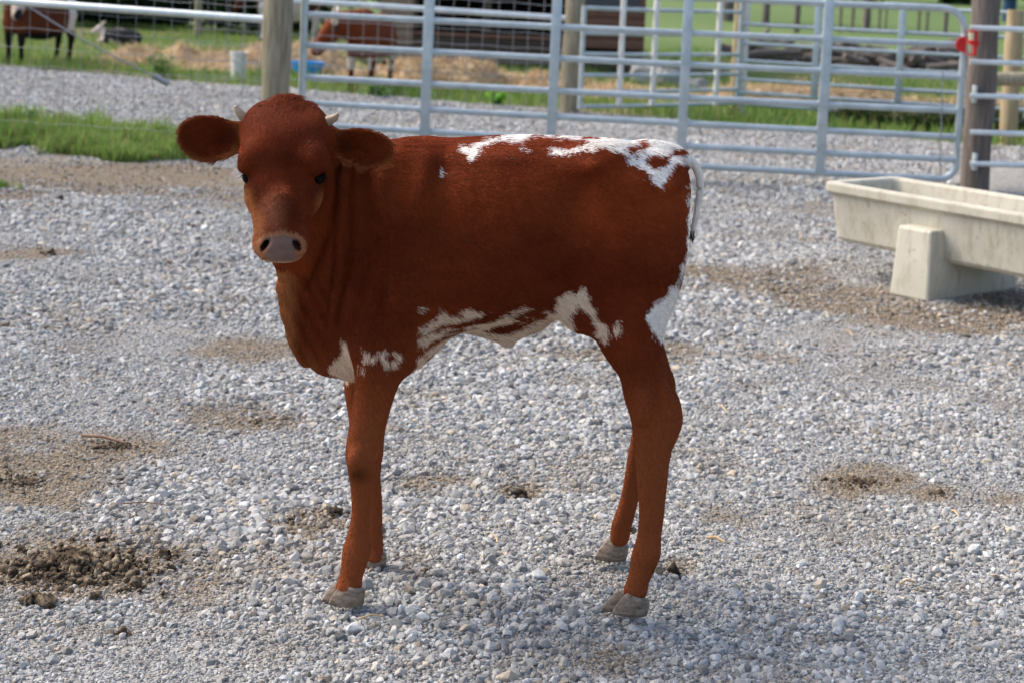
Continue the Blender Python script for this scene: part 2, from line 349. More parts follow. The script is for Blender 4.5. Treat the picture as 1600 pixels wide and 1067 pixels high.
# ------------------------------------------------------------------ signed distance modelling
class Field:
    def __init__(s, xs, ys, zs):
        s.x, s.y, s.z = [np.asarray(a, np.float32) for a in (xs, ys, zs)]
        s.D = np.full((len(xs), len(ys), len(zs)), .3, np.float32)
    def sub(s, lo, hi):
        r = []
        for a, l, h in zip((s.x, s.y, s.z), lo, hi):
            r.append(slice(int(np.searchsorted(a, l)), int(np.searchsorted(a, h))))
        return tuple(r)
    def coords(s, sl):
        return s.x[sl[0]][:, None, None], s.y[sl[1]][None, :, None], s.z[sl[2]][None, None, :]
    def op(s, lo, hi, fn, k=.03, mode='u'):
        sl = s.sub(lo, hi); X, Y, Z = s.coords(sl)
        if 0 in s.D[sl].shape: return
        d = fn(X, Y, Z).astype(np.float32); c = s.D[sl]
        if mode == 'u':
            h = np.clip(.5+.5*(c-d)/k, 0, 1); s.D[sl] = c+(d-c)*h-k*h*(1-h)
        elif mode == 's':
            d = -d; h = np.clip(.5-.5*(c-d)/k, 0, 1); s.D[sl] = c+(d-c)*h+k*h*(1-h)
        else: s.D[sl] = c+d
    # ellipsoid, radii along columns of R
    def ell(s, c, r, R=None, k=.03, mode='u', m=.07, w=1.0):
        c = np.asarray(c, float); r = np.asarray(r, float); R = np.eye(3) if R is None else np.asarray(R, float)
        e = np.sqrt(((R*r[None, :])**2).sum(1))+m
        def fn(X, Y, Z):
            dx, dy, dz = X-c[0], Y-c[1], Z-c[2]; q = 0; q2 = 0
            for i in range(3):
                p = dx*R[0, i]+dy*R[1, i]+dz*R[2, i]; q = q+(p/r[i])**2; q2 = q2+(p/r[i]**2)**2
            q = np.sqrt(q); return q*(q-1)/np.maximum(np.sqrt(q2), 1e-5)
        s.op(c-e, c+e, fn, k, mode)
    # sweep whose centre and radii are functions of one axis; nodes = (t, ca, cb, ra, rb)
    def loft(s, axis, nodes, k=.03, mode='u', p=2.0, m=.07, cap=None, pfn=None):
        nodes = np.asarray(nodes, float); nodes = nodes[np.argsort(nodes[:, 0])]
        t0, t1 = nodes[0, 0], nodes[-1, 0]; oth = [i for i in range(3) if i != axis]
        rm = nodes[:, 3:5].max(); lo = np.zeros(3); hi = np.zeros(3)
        lo[axis] = t0-m-.03; hi[axis] = t1+m+.03
        for j, a in enumerate(oth):
            lo[a] = (nodes[:, 1+j]-nodes[:, 3+j]).min()-m; hi[a] = (nodes[:, 1+j]+nodes[:, 3+j]).max()+m
        def fn(X, Y, Z):
            C = [X, Y, Z]; T = C[axis]; tt = np.clip(T, t0, t1).astype(float)
            f = tt.ravel(); sh = tt.shape
            ca, cb, ra, rb = [crom(nodes[:, 0], nodes[:, i], f).reshape(sh).astype(np.float32) for i in (1, 2, 3, 4)]
            A = np.abs(C[oth[0]]-ca)/ra; B = np.abs(C[oth[1]]-cb)/rb; rc = cap or np.minimum(ra, rb)*.8
            E = np.abs(T-tt).astype(np.float32)/rc
            q = (A**p+B**p+E**p)**(1/p)
            return (q-1)*np.minimum(ra, rb)
        s.op(lo, hi, fn, k, mode)
    # free tube: pts (n,3), ru in the direction 'side', rv across
    def tube(s, pts, ru, rv=None, side=(0, 1, 0), k=.02, mode='u', m=.06, sub=6):
        pts = np.asarray(pts, float); n = len(pts); ru = np.broadcast_to(ru, n).astype(float); rv = ru if rv is None else np.broadcast_to(rv, n).astype(float)
        t = np.arange(n); q = np.linspace(0, n-1, (n-1)*sub+1) if n > 2 else np.array([0, 1.])
        P = np.stack([crom(t, pts[:, i], q) if n > 2 else pts[:, i] for i in range(3)], 1)
        A = crom(t, ru, q) if n > 2 else ru; B = crom(t, rv, q) if n > 2 else rv
        lo = P.min(0)-max(A.max(), B.max())-m; hi = P.max(0)+max(A.max(), B.max())+m; side = np.asarray(side, float)
        def fn(X, Y, Z):
            best = None
            for i in range(len(P)-1):
                a = P[i]; d = P[i+1]-a; L2 = d@d; L = math.sqrt(L2); tn = d/L
                sv = side-tn*(side@tn); sv /= np.linalg.norm(sv); cv = np.cross(tn, sv)
                dx, dy, dz = X-a[0], Y-a[1], Z-a[2]
                u = np.clip((dx*d[0]+dy*d[1]+dz*d[2])/L2, 0, 1)
                dx, dy, dz = dx-u*d[0], dy-u*d[1], dz-u*d[2]
                r1 = A[i]+(A[i+1]-A[i])*u; r2 = B[i]+(B[i+1]-B[i])*u
                p1 = dx*sv[0]+dy*sv[1]+dz*sv[2]; p2 = dx*cv[0]+dy*cv[1]+dz*cv[2]; p3 = dx*tn[0]+dy*tn[1]+dz*tn[2]
                rmn = np.minimum(r1, r2)
                v = (np.sqrt((p1/r1)**2+(p2/r2)**2+(p3/rmn)**2)-1)*rmn
                best = v if best is None else np.minimum(best, v)
            return best
        s.op(lo, hi, fn, k, mode)
    def mesh(s, smooth_it=1):
        D = s.D; S = D < 0; nx, ny, nz = D.shape
        cnt = np.zeros((nx-1, ny-1, nz-1), np.int8)
        for a in (0, 1):
            for b in (0, 1):
                for c in (0, 1): cnt += S[a:nx-1+a, b:ny-1+b, c:nz-1+c]
        act = (cnt > 0) & (cnt < 8); I, J, K = np.nonzero(act); nv = len(I)
        num = np.full(act.shape, -1, np.int32); num[I, J, K] = np.arange(nv)
        acc = np.zeros((nv, 3)); c = np.zeros(nv); G = (s.x, s.y, s.z)
        for ax in range(3):
            o1, o2 = [i for i in range(3) if i != ax]
            for a in (0, 1):
                for b in (0, 1):
                    p = [I, J, K]; off = [0, 0, 0]; off[o1] = a; off[o2] = b
                    i0 = [p[q]+off[q] for q in range(3)]; i1 = list(i0); i1[ax] = i0[ax]+1
                    d0 = D[tuple(i0)]; d1 = D[tuple(i1)]; mk = (d0 < 0) != (d1 < 0)
                    t = np.where(mk, d0/np.where(mk, d0-d1, 1), 0)
                    pos = np.stack([G[q][i0[q]] for q in range(3)], 1).astype(float)
                    pos[:, ax] += t*(G[ax][i1[ax]]-G[ax][i0[ax]])
                    acc += pos*mk[:, None]; c += mk
        V = acc/c[:, None]; F = []
        for ax in range(3):
            o1, o2 = [i for i in range(3) if i != ax]
            sa = [slice(None)]*3; sb = [slice(None)]*3; sa[ax] = slice(0, -1); sb[ax] = slice(1, None)
            m_ = S[tuple(sa)] != S[tuple(sb)]
            E = [q for q in np.nonzero(m_)]
            ok = (E[o1] > 0) & (E[o2] > 0) & (E[o1] < D.shape[o1]-1) & (E[o2] < D.shape[o2]-1); E = [q[ok] for q in E]
            def cell(a, b):
                q = list(E); q[o1] = q[o1]-a; q[o2] = q[o2]-b; return num[tuple(q)]
            quad = np.stack([cell(1, 1), cell(0, 1), cell(0, 0), cell(1, 0)], 1)
            flip = S[tuple(E)] if ax != 1 else ~S[tuple(E)]
            quad = np.where(flip[:, None], quad, quad[:, ::-1]); F.append(quad)
        F = np.concatenate(F)
        for it in range(smooth_it):
            sm = np.zeros_like(V); ct = np.zeros(len(V))
            for a in range(4):
                for b in (1, 3):
                    np.add.at(sm, F[:, a], V[F[:, (a+b) % 4]]); np.add.at(ct, F[:, a], 1)
            V = V*.5+.5*sm/ct[:, None]
        return V, F
def vnormals(V, F):
    Nn = np.zeros_like(V); n = np.cross(V[F[:, 2]]-V[F[:, 0]], V[F[:, 3]]-V[F[:, 1]])
    for a in range(4): np.add.at(Nn, F[:, a], n)
    return Nn/np.maximum(np.linalg.norm(Nn, axis=1), 1e-9)[:, None]
def flipfix(V, F):                          # make sure faces point outwards
    n = np.cross(V[F[:, 2]]-V[F[:, 0]], V[F[:, 3]]-V[F[:, 1]]); vol = (V[F[:, 0]]*n).sum()
    return F if vol > 0 else F[:, ::-1].copy()
# ------------------------------------------------------------------ the calf
YC = 3.27
def S_(Y): return FOC/ (Y*math.cos(PITCH)+.9*math.sin(PITCH))      # px per metre, about
PXM = FOC/3.32
def A_(px, py, dy=0.): return at(px, py, YC+dy)
def legnodes(L):            # (px, py, dy, rpx, rlat)
    out = []
    for px, py, dy, rp, rl in L:
        p = A_(px, py, dy); out.append((p[2], p[0], p[1], (rp*(1 if py < 720 else .96)-(1.0 if py < 560 else 2.6))/PXM, rl-(.0 if py < 560 else .003)))
    return out
hx0, hx1 = at(270, 200, 3.0)[0], at(625, 200, 3.0)[0]
def axis_grid(lo, hi, flo, fhi, c, f):
    a = [lo]
    while a[-1] < hi: a.append(a[-1]+(f if flo <= a[-1] <= fhi else c))
    return np.array(a)
xs = axis_grid(-.72, .48, hx0-.02, -.26, .0045, .0028)
ys = axis_grid(2.86, 3.56, 2.86, 3.16, .0045, .0028)
zs = axis_grid(-.03, 1.12, .60, 1.08, .0045, .0030)
fl = Field(xs, ys, zs)
# trunk
tn = []
for px, t, b, hw in [(560,262,560,.10),(600,240,585,.125),(650,224,546,.14),(700,218,524,.152),(750,215,510,.165),(800,213,502,.172),(850,214,494,.170),
                     (900,216,484,.160),(950,219,478,.148),(1000,228,470,.14),(1030,238,462,.125),(1050,258,430,.10)]:
    zt, zb = A_(px, t)[2], A_(px, b)[2]; x = A_(px, (t+b)/2)[0]
    tn.append((x, YC, (zt+zb)/2, hw, (zt-zb)/2))
fl.loft(0, tn, p=2.25, cap=.03)
# shoulder, haunch, thigh masses on both sides
for sgn in (-1, 1):
    fl.ell(A_(612, 350, sgn*.075), (.085, .075, .15), k=.06)
    fl.ell(A_(605, 480, sgn*.085), (.080, .065, .13), k=.05)
    fl.ell(A_(650, 268, sgn*.03), (.10, .06, .045), k=.04)
    fl.ell(A_(972, 335, sgn*.075), (.105, .075, .13), k=.05)
    fl.ell(A_(990, 430, sgn*.085), (.080, .062, .14), k=.05)
    fl.ell(A_(935, 262, sgn*.095), (.05, .035, .035), k=.06)       # hook bone
    fl.ell(A_(1050, 290, sgn*.045), (.03, .03, .05), k=.04)        # pin bone
# neck and dewlap
fl.tube([A_(640, 352, .0), A_(575, 342, -.035), A_(520, 305, -.06), A_(468, 272, -.12)], [.095, .085, .072, .060], [.145, .125, .105, .085], side=(0, 1, 0), k=.05, sub=4)
fl.tube([A_(640, 440, .0), A_(575, 430, -.02), A_(520, 380, -.045), A_(470, 330, -.09)], [.10, .088, .070, .05], [.14, .13, .10, .08], side=(0, 1, 0), k=.05, sub=4)
fl.tube([A_(610, 505, -.0), A_(555, 500, -.01), A_(505, 455, -.04), A_(466, 400, -.08)], [.10, .080, .05, .04], [.105, .10, .075, .045], side=(0, 1, 0), k=.04, sub=4)
fl.tube([A_(600, 560, 0), A_(548, 550, -.01), A_(507, 535, -.02), A_(474, 495, -.03), A_(459, 450, -.05)], [.06, .045, .032, .026, .024], [.045, .055, .062, .040, .026], side=(0, 1, 0), k=.03, sub=5)
# legs
fl.loft(2, legnodes([(598,455,-.085,50,.055),(604,500,-.095,48,.058),(600,545,-.105,46,.055),(590,595,-.112,36,.045),(580,640,-.115,31,.036),(572,680,-.12,30,.033),
    (569,712,-.122,30.5,.034),(568,735,-.12,27,.031),(566.5,758,-.118,22,.025),(565,780,-.116,18.5,.020),(564,802,-.116,17.5,.019),(561,832,-.116,20,.022),(557.5,860,-.118,25,.028),(553,882,-.124,22.5,.025),(548,902,-.128,21,.025),(545,915,-.13,23,.028)]), k=.03)
fl.loft(2, legnodes([(580,460,.085,46,.05),(580,510,.092,42,.05),(570,560,.10,36,.045),(565,610,.105,30,.038),(568,650,.105,27,.033),(573,690,.105,26,.032),
    (577,712,.105,23,.029),(581,745,.105,17.5,.020),(585,785,.105,16,.018),(583,815,.105,18,.022),(583,835,.10,19,.023),(585,855,.095,17,.022),(586,868,.09,17,.022)]), k=.03)
fl.loft(2, legnodes([(985,400,-.07,78,.06),(980,450,-.08,72,.06),(977,500,-.09,58,.058),(986,545,-.10,47,.05),(1002,590,-.105,39,.042),(1014,625,-.108,41,.036),
    (1023,655,-.11,39.5,.033),(1022,680,-.112,34.5,.031),(1020,710,-.114,29.5,.027),(1019,750,-.116,26.5,.023),(1018,800,-.118,22.5,.020),(1014,840,-.120,21.8,.020),(1009.5,866,-.122,25,.027),(1003,890,-.126,22,.024),(996,910,-.13,20,.024),(993,921,-.13,21.5,.027)]), k=.03)
fl.loft(2, legnodes([(1000,400,.07,70,.06),(990,450,.08,62,.06),(985,500,.09,52,.055),(998,540,.10,42,.045),(1016,580,.108,36,.038),(1026,610,.112,29,.034),
    (1020,640,.114,27,.030),(1008,680,.118,24,.025),(997,720,.124,21.5,.022),(989,757,.13,19,.020),(980,792,.14,18.5,.022),(972,818,.15,20,.025),(968,840,.16,19,.025)]), k=.03)
# stifle fold, elbow, hock point, sheath
for sgn in (-1, 1):
    fl.ell(A_(905, 478, sgn*.09), (.035, .02, .045), k=.05)
    fl.ell(A_(632, 540, sgn*.095), (.022, .03, .04), k=.04)
fl.ell(A_(1046, 646, -.11), (.012, .014, .035), k=.035)
fl.ell(A_(1044, 605, .112), (.010, .014, .025), k=.02)
fl.tube([A_(735, 496, 0), A_(766, 513, 0), A_(793, 531, 0)], [.030, .022, .010], k=.018)
fl.tube([A_(793, 531, 0), A_(824, 507, 0), A_(866, 482, 0)], [.010, .012, .022], k=.018)
fl.ell(A_(800, 500, 0), (.07, .045, .030), k=.02)
# tendon grooves and cleft of the feet
for pts_, r_g in (([A_(1041, 690, -.150), A_(1036, 760, -.150), A_(1029, 845, -.150)], .0065), ([A_(1018, 575, -.155), A_(1030, 610, -.152), A_(1040, 640, -.148)], .0075), ([A_(582, 765, -.146), A_(577, 800, -.142), A_(571, 835, -.142)], .005),
                  ([A_(542, 880, -.152), A_(537, 900, -.156), A_(533, 922, -.160)], .004), ([A_(985, 900, -.156), A_(978, 925, -.160)], .004)):
    fl.tube(pts_, r_g, k=.012, mode='s', m=.03)
fl.ell(A_(556, 722, -.150), (.013, .012, .022), k=.02); fl.ell(A_(1004, 640, -.142), (.014, .012, .03), k=.02); fl.ell(A_(985, 520, -.145), (.03, .015, .05), k=.04)
# tail head and tail
fl.tube([A_(1010, 240, 0), A_(1045, 240, 0), A_(1068, 250, 0)], [.022, .02, .018], k=.03)
# head, as horizontal slices: px, py, front depth, back depth, half width px
hn = []
for cx, py, f, b, hw in [(447,163,-.172,-.116,24),(447,165.5,-.182,-.106,35),(447,170,-.197,-.096,46),(447,177,-.214,-.085,54),(447,186,-.232,-.073,60.5),(447,195,-.247,-.062,64.5),(447,206,-.262,-.05,67.5),(447,232,-.285,-.05,67.5),(446,262,-.303,-.06,64),
        (445,290,-.318,-.085,58.5),(443.5,318,-.332,-.12,51.5),(441.5,342,-.346,-.165,46),(440,362,-.362,-.20,41.5),(439.5,380,-.372,-.225,39),(439,395,-.374,-.24,36),(439,408,-.362,-.26,27)]:
    Y = YC+(f+b)/2; p = at(cx, py, YC+f); sc = FOC/(Y*math.cos(PITCH)+(CAMH-p[2])*math.sin(PITCH))
    c = at(cx, py, Y); hn.append((p[2], c[0], Y, hw/sc, (b-f)/2))
fl.loft(2, hn, p=2.25, k=.018, cap=.006)
# brow ridges, cheeks, muzzle, lips
H_ = lambda px, py, dy: at(px, py, YC+dy)
for sx, ex in ((-1, 388), (1, 500)):
    fl.ell(H_(ex-sx*3, 262, -.255), (.017, .030, .010), k=.012)
    fl.ell(H_(ex-sx*8, 245, -.255), (.022, .035, .022), k=.03)
    fl.ell(H_(ex-sx*14, 306, -.235), (.014, .045, .02), k=.03)
    fl.ell(H_(440+sx*26, 381, -.335), (.018, .03, .022), k=.018)
fl.ell(H_(439, 398, -.335), (.036, .032, .013), k=.014)
fl.ell(H_(440, 345, -.335), (.022, .018, .05), k=.03)
for sx, ex in ((-1, 383.5), (1, 504)):              # eye openings
    c = H_(ex, 277, -.262); a = R_(32)*sx
    fl.ell(c+np.array([sx*.003, -.004, 0]), (.0075, .021, .0135), R=np.array([[math.cos(a), 0, math.sin(a)], [0, 1, 0], [-math.sin(a), 0, math.cos(a)]]), k=.006, mode='s')
for sx, ex in ((-1, 413.5), (1, 463.5)):            # nostrils
    a = R_(-34)*sx; c = H_(ex, 384, -.377)
    Rm = np.array([[math.cos(a), 0, math.sin(a)], [0, 1, 0], [-math.sin(a), 0, math.cos(a)]])
    fl.ell(c, (.0046, .030, .0125), R=Rm, k=.006, mode='s')
# mouth line
fl.tube([H_(405, 400, -.33), H_(420, 406.5, -.366), H_(440, 408, -.372), H_(460, 404.5, -.366), H_(474, 396, -.33)], .0022, k=.004, mode='s', m=.02)
# ears: a thick leaf hollowed on the side towards the camera
def ear(base, mid, tip, hw, n, k=.010):
    base, mid, tip = [np.array(v) for v in (base, mid, tip)]
    ax = tip-base; L = np.linalg.norm(ax); ax /= L
    n = np.array(n, float); n -= ax*(n@ax); n /= np.linalg.norm(n); u = np.cross(n, ax); u = u*np.sign(u[2])
    def fn(X, Y, Z):
        dx, dy, dz = X-base[0], Y-base[1], Z-base[2]
        a = (dx*ax[0]+dy*ax[1]+dz*ax[2])/L; b = dx*u[0]+dy*u[1]+dz*u[2]; c = dx*n[0]+dy*n[1]+dz*n[2]
        ac = np.clip(a, 0, 1); w_ = hw*(.58+.42*smooth(0, .50, ac))*np.sqrt(np.maximum(1-np.clip((ac-.52)/.50, 0, 1)**2.2, .0))+.001
        bb = b+.006*np.sin(ac*3.1); q = np.clip(bb/w_, -1.3, 1.3)
        n0 = -.020*(1-q**2)*(1-.55*ac)-.006*ac**2+.006*np.clip(q, 0, 1.2)**3+.0015*np.sin(q*9)*(1-ac)
        t_ = .0032+.004*smooth(.35, 0, ac)
        return np.maximum(np.maximum(np.abs(c-n0)-t_, np.abs(bb)-w_), np.maximum(-a, a-1)*L)
    c = base+ax*L*.5; e = L*.5+.08
    fl.op(c-e, c+e, fn, k)
    fl.ell(base+ax*L*.02-n*.01, (L*.17, .024, .020), R=np.stack([ax, u, n], 1), k=.022)
EAR_L = (H_(380, 214, -.15), H_(330, 212, -.16), H_(281, 213, -.165)); EAR_R = (H_(514, 222, -.15), H_(560, 232, -.16), H_(610, 236, -.165))
ear(*EAR_L, .0455, (-.12, -1, -.12)); ear(*EAR_R, .040, (.12, -1, -.15))
# wrinkles of the neck skin
def wrk(X, Y, Z):
    P = np.stack(np.broadcast_arrays(X, Y, Z), -1); sh = P.shape[:-1]; px, py = proj(P.reshape(-1, 3)); px = px.reshape(sh); py = py.reshape(sh)
    near_ = (Y < YC+.02)
    m = smooth(505, 525, px)*(1-smooth(585, 640, px))*smooth(235, 300, py)*(1-smooth(470, 540, py))*near_
    ph = (px-(520-(py-280)*.05)+5*np.sin(py/37.))/(9.0+(px-520)*.06)
    m2 = smooth(440, 455, px)*(1-smooth(500, 530, px))*smooth(415, 440, py)*(1-smooth(560, 590, py))*near_
    ph2 = (px-.55*(py-420)-440)/11.
    m3 = smooth(690, 720, px)*(1-smooth(880, 920, px))*smooth(260, 300, py)*(1-smooth(440, 480, py))*near_
    cx_ = np.interp(py, [255, 320, 370, 415, 450], [521, 519, 507, 490, 474]); cr = np.exp(-((px-cx_-5)/6.5)**2)*smooth(245, 275, py)*(1-smooth(430, 470, py))*((Y > YC-.215) & (Y < YC+.02))
    return (.016*cr+m*.0055*(.5+fbm(P.reshape(-1, 3), 14, 2, 91).reshape(sh))*np.sin(ph*2*np.pi/2.2)+m2*.003*np.sin(ph2*2*np.pi/2)+m3*.0003*np.sin((px-.3*py)/26*2*np.pi)).astype(np.float32)
lo = A_(430, 600, 0); hi = A_(930, 225, 0)
def muscles(X, Y, Z):
    P = np.stack(np.broadcast_arrays(X, Y, Z), -1); sh = P.shape[:-1]; Q = P.reshape(-1, 3).copy(); far_ = Q[:, 1] > YC; Q[far_, 1] = 2*YC-Q[far_, 1]
    px, py = proj(Q); d = np.zeros(len(px)); side = smooth(YC-.02, YC-.09, Q[:, 1])
    for cx, cy, rx, ry, am, ang in ((898,330,34,62,.010,.25),(905,415,30,40,.007,.0),(690,360,20,110,.007,.05),(655,300,16,60,-.006,.25),(632,400,26,60,-.006,.1),(640,470,30,34,-.008,0),(598,455,9,60,.007,.1),
            (560,350,20,80,.004,0),(1015,440,9,80,.006,-.1),(965,400,34,66,-.007,.1),(1045,400,16,80,-.004,0),(930,258,20,13,-.010,0),(1054,292,12,16,-.008,0),(985,262,34,18,.006,0),(920,470,18,40,-.006,.3),
            (965,560,8,60,.004,-.25),(1022,600,7,40,.006,-.25),(610,560,7,40,.004,0),(980,330,40,20,.003,.2),(760,250,70,9,-.002,0),(745,330,10,90,.0005,.06),(775,335,9,90,-.0005,.06)):
        c_, s_ = math.cos(ang), math.sin(ang); u = (px-cx)*c_+(py-cy)*s_; v = -(px-cx)*s_+(py-cy)*c_
        d += am*np.exp(-(u/rx)**2-(v/ry)**2)
    return (1.5*d*side*(Q[:, 1] > YC-.20)).reshape(sh).astype(np.float32)
m0 = A_(540, 640, 0); m1 = A_(1090, 215, 0); fl.op((m0[0], 3.0, m0[2]), (m1[0], 3.56, m1[2]), muscles, mode='a')
fl.op((lo[0], 3.0, lo[2]), (hi[0], YC+.02, hi[2]), wrk, mode='a')
V, F = fl.mesh(2); F = flipfix(V, F)
del fl
# ---- coat colour
def poly(s, ox, oy, k): return [(ox+a/k, oy+b/k) for a, b in s]
c3 = lambda s: poly(s, 690, 190, 2.884); c2 = lambda s: poly(s, 400, 390, 4.267); c6 = lambda s: poly(s, 620, 430, 4.21)
WHITE = [
 c3([(60,100),(110,125),(170,92),(240,74),(300,40),(350,40),(330,84),(250,96),(190,108),(160,122),(158,172),(120,180),(88,150)]),
 c3([(290,40),(1180,20),(1200,160),(1178,240),(1176,300),(1110,285),(1100,262),(1040,240),(1010,240),(998,292),(960,275),(920,240),(870,200),(820,168),(760,133),(700,126),(640,135),
     (600,150),(540,156),(500,162),(470,150),(492,128),(470,118),(430,120),(400,122),(372,134),(350,122),(320,92),(298,72)]),
 c6([(95,262),(130,208),(200,232),(300,228),(340,270),(430,290),(400,228),(500,230),(590,268),(700,258),(860,208),(930,262),(960,228),(1020,230),(1030,150),(1130,105),(1170,135),(1200,82),
     (1240,88),(1280,200),(1290,272),(1380,322),(1400,400),(1375,452),(1330,445),(1350,410),(1292,392),(1300,322),(1240,240),(1165,192),(1150,420),(1000,620),(430,640),(110,640)]),
 c6([(1418,345),(1480,298),(1462,372),(1440,402)]),
 c3([(1040,735),(1075,720),(1060,880),(1010,990),(980,992),(950,950),(918,890),(950,820),(1000,780)]),
 c2([(575,570),(640,602),(648,760),(680,835),(660,885),(560,885),(484,800),(530,700),(572,680)]),
 c3([(1108,325),(1150,380),(1135,520),(1105,620),(1070,745),(1050,740),(1100,590),(1112,450)]),
 c3([(-8,205),(4,215),(-2,250),(-8,245)]),
]
MSTROKE = [c2([(700,805),(725,690),(762,712),(800,715),(850,668),(862,725),(872,785)]), c2([(925,690),(940,735),(905,768)])]
SPOTS = [(855,125,20,17),(893,112,22,13),(955,183,27,25),(1000,170,18,19),(1085,232,48,34),(560,104,70,17),(425,86,50,14),(1060,140,40,12),(870,162,9,5),(490,76,20,6),(650,74,40,7),(415,108,70,14)]
def coat(P, Nn=None):
    px, py = proj(P); far_ = P[:, 1] > YC+.03
    wob = (fbm(P, 55, 3, 2)-.5); w2 = (fbm(P, 55, 3, 40)-.5)
    qx = px+wob*16; qy = py+w2*20; white = np.zeros(len(P), bool)
    for i, pl in enumerate(WHITE):
        a, b = zip(*pl); s_ = (qx > min(a)-2) & (qx < max(a)+2) & (qy > min(b)-2) & (qy < max(b)+2); m = np.zeros(len(P), bool)
        m[s_] = inpoly(qx[s_], qy[s_], pl); 
        if i == 5: m &= (P[:, 1] > YC-.112)
        if i == 1: m &= (fbm(P, 120, 2, 66) < .70)
        if i == 2: m &= ~((px < 652) & (P[:, 1] < YC-.07))
        white |= m
    for st in MSTROKE:
        for (x0, y0), (x1, y1) in zip(st[:-1], st[1:]):
            t = np.clip(((px-x0)*(x1-x0)+(py-y0)*(y1-y0))/((x1-x0)**2+(y1-y0)**2), 0, 1)
            d = np.hypot(qx-(x0+t*(x1-x0)), (qy-(y0+t*(y1-y0)))*.75); white |= (d < 3.6) & (P[:, 1] < YC-.05)
    for x, y, rx, ry in SPOTS:
        rx, ry = rx*1.28, ry*1.28; x = 690+x/2.884; y = 190+y/2.884
        white &= ~(np.hypot((px+wob*9-x)/(rx/2.884), (py+w2*9-y)/(ry/2.884)) < 1)
    # brown streaks through the belly white
    bel = (px > 640) & (px < 850) & (py > 470)
    Q = np.stack([P[:, 0]*9+P[:, 2]*14, P[:, 1]*8, P[:, 2]*42-P[:, 0]*16], 1)
    white &= ~(bel & (fbm(Q, 1., 3, 12) > .545))
    speck = bel & (fbm(P, 140, 2, 5) > .66)
    dark = np.array([.108, .0165, .0045]); mid = np.array([.215, .040, .0100]); leg = np.array([.225, .060, .020]); tan = np.array([.42, .17, .062])
    z = P[:, 2]; n1 = np.clip(.5+1.9*(fbm(P, 7, 3, 8)-.5)+.5*(fbm(P*[1, 1, 2.2], 60, 2, 18)-.5), 0, 1)[:, None]; head = (P[:, 1] < YC-.115) & (z > .62) & (px < 530)
    c = dark*(1-n1)+mid*n1
    lg = smooth(.62, .30, z)[:, None]; c = c*(1-lg)+leg*lg
    kn = np.exp(-((px-560)**2/300+(py-742)**2/160))*(P[:, 1] < YC)                     # dark knee patch
    c = c*(1-.55*kn[:, None])
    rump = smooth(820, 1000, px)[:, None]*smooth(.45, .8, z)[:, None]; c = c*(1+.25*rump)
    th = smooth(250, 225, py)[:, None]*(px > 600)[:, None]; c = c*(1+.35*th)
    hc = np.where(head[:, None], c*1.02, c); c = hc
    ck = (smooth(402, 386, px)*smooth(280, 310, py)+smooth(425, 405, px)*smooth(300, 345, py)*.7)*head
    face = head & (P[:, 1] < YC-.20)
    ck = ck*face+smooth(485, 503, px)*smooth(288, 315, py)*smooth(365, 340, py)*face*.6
    c = c*(1-np.clip(ck, 0, 1)[:, None]*.92)+tan*np.clip(ck, 0, 1)[:, None]*.92  # tan lower cheeks, with the warm side light painted in on top
    for dx_, dy_, ra_, rb_, am_ in ((456,332,13,26,.45),(446,246,26,16,.30),(404,300,10,14,.35),(488,298,9,14,.35)):
        e_ = np.exp(-((px-dx_)/ra_)**2-((py-dy_)/rb_)**2)*head; c = c*(1-am_*e_[:, None])  # whorl and eye-corner marks, plus painted shade right of the nose bridge
    br = np.exp(-((px-428)/16)**2-((py-330)/26)**2)*head; c = c*(1-.55*br[:, None])+np.array([.36, .15, .085])*.55*br[:, None]  # lit patch left of the nose bridge, painted into the coat
    ch = smooth(470, 448, px)*(py > 420)*(py < 560)*(~head); ch = ch+smooth(520, 470, px)*smooth(540, 590, py)*(py < 600)*.6
    c = c*(1-.6*np.clip(ch, 0, 1)[:, None])+tan*.6*np.clip(ch, 0, 1)[:, None]  # warm rim light along the left chest edge, painted as tan
    # muzzle
    mz = np.hypot((px-439.5)/43, (py-388)/31) < 1.0; mz &= face & (py > 352)
    c = np.where(mz[:, None], c*.35+np.array([.36, .165, .085])*.6, c)
    pad = inpoly(px+wob*2, py, [(415,372),(440,368),(463,371),(468,379),(461,392),(466,403),(452,409),(430,410),(414,404),(417,393),(410,380)]) & face
    pc = np.array([.165, .100, .082])*(.75+.5*fbm(P, 90, 3, 3))[:, None]; c = np.where(pad[:, None], pc, c)
    lip = face & (P[:, 1] < YC-.30) & (py > 409); c = np.where(lip[:, None], np.array([.34, .22, .14]), c)
    for sx, ex in ((-1, 413), (1, 463.5)):
        u_ = (px-ex)*.83-sx*(py-384)*.56; v_ = sx*(px-ex)*.56+(py-384)*.83; e = np.hypot(u_/5.0, v_/10.5) < 1
        c = np.where((e & head)[:, None], c*np.array([.10, .08, .08]), c)
    # dark eyelid rims
    for ex in (384, 503.5):
        e = np.exp(-((px-ex)/8)**2-((py-277)/11)**2)*head; c = c*(1-.8*e[:, None])
    # ears
    el = (np.abs(P[:, 1]-(YC-.165)) < .045) & ((px < 374) | (px > 524)) & (P[:, 1] < YC-.11) & (z > .78) & (py < 270) & (px < 614)
    rim = np.zeros(len(P))
    for (b_, m_, t_), hw in ((EAR_L, .0455), (EAR_R, .040)):
        ax = np.array(t_)-np.array(b_); L = np.linalg.norm(ax); ax /= L; cc = np.array(b_)+ax*L*.54; d = P-cc
        u = np.cross([0, -1, 0], ax); u /= np.linalg.norm(u)
        q = np.hypot((d@ax)/(L*.5), (d@u)/hw); rim = np.maximum(rim, np.where(q < 1.3, smooth(.84, 1.02, q)*.75, 0))
    c = np.where(el[:, None], (c*.85)*(1-rim[:, None])+np.array([.26, .085, .028])*rim[:, None], c)
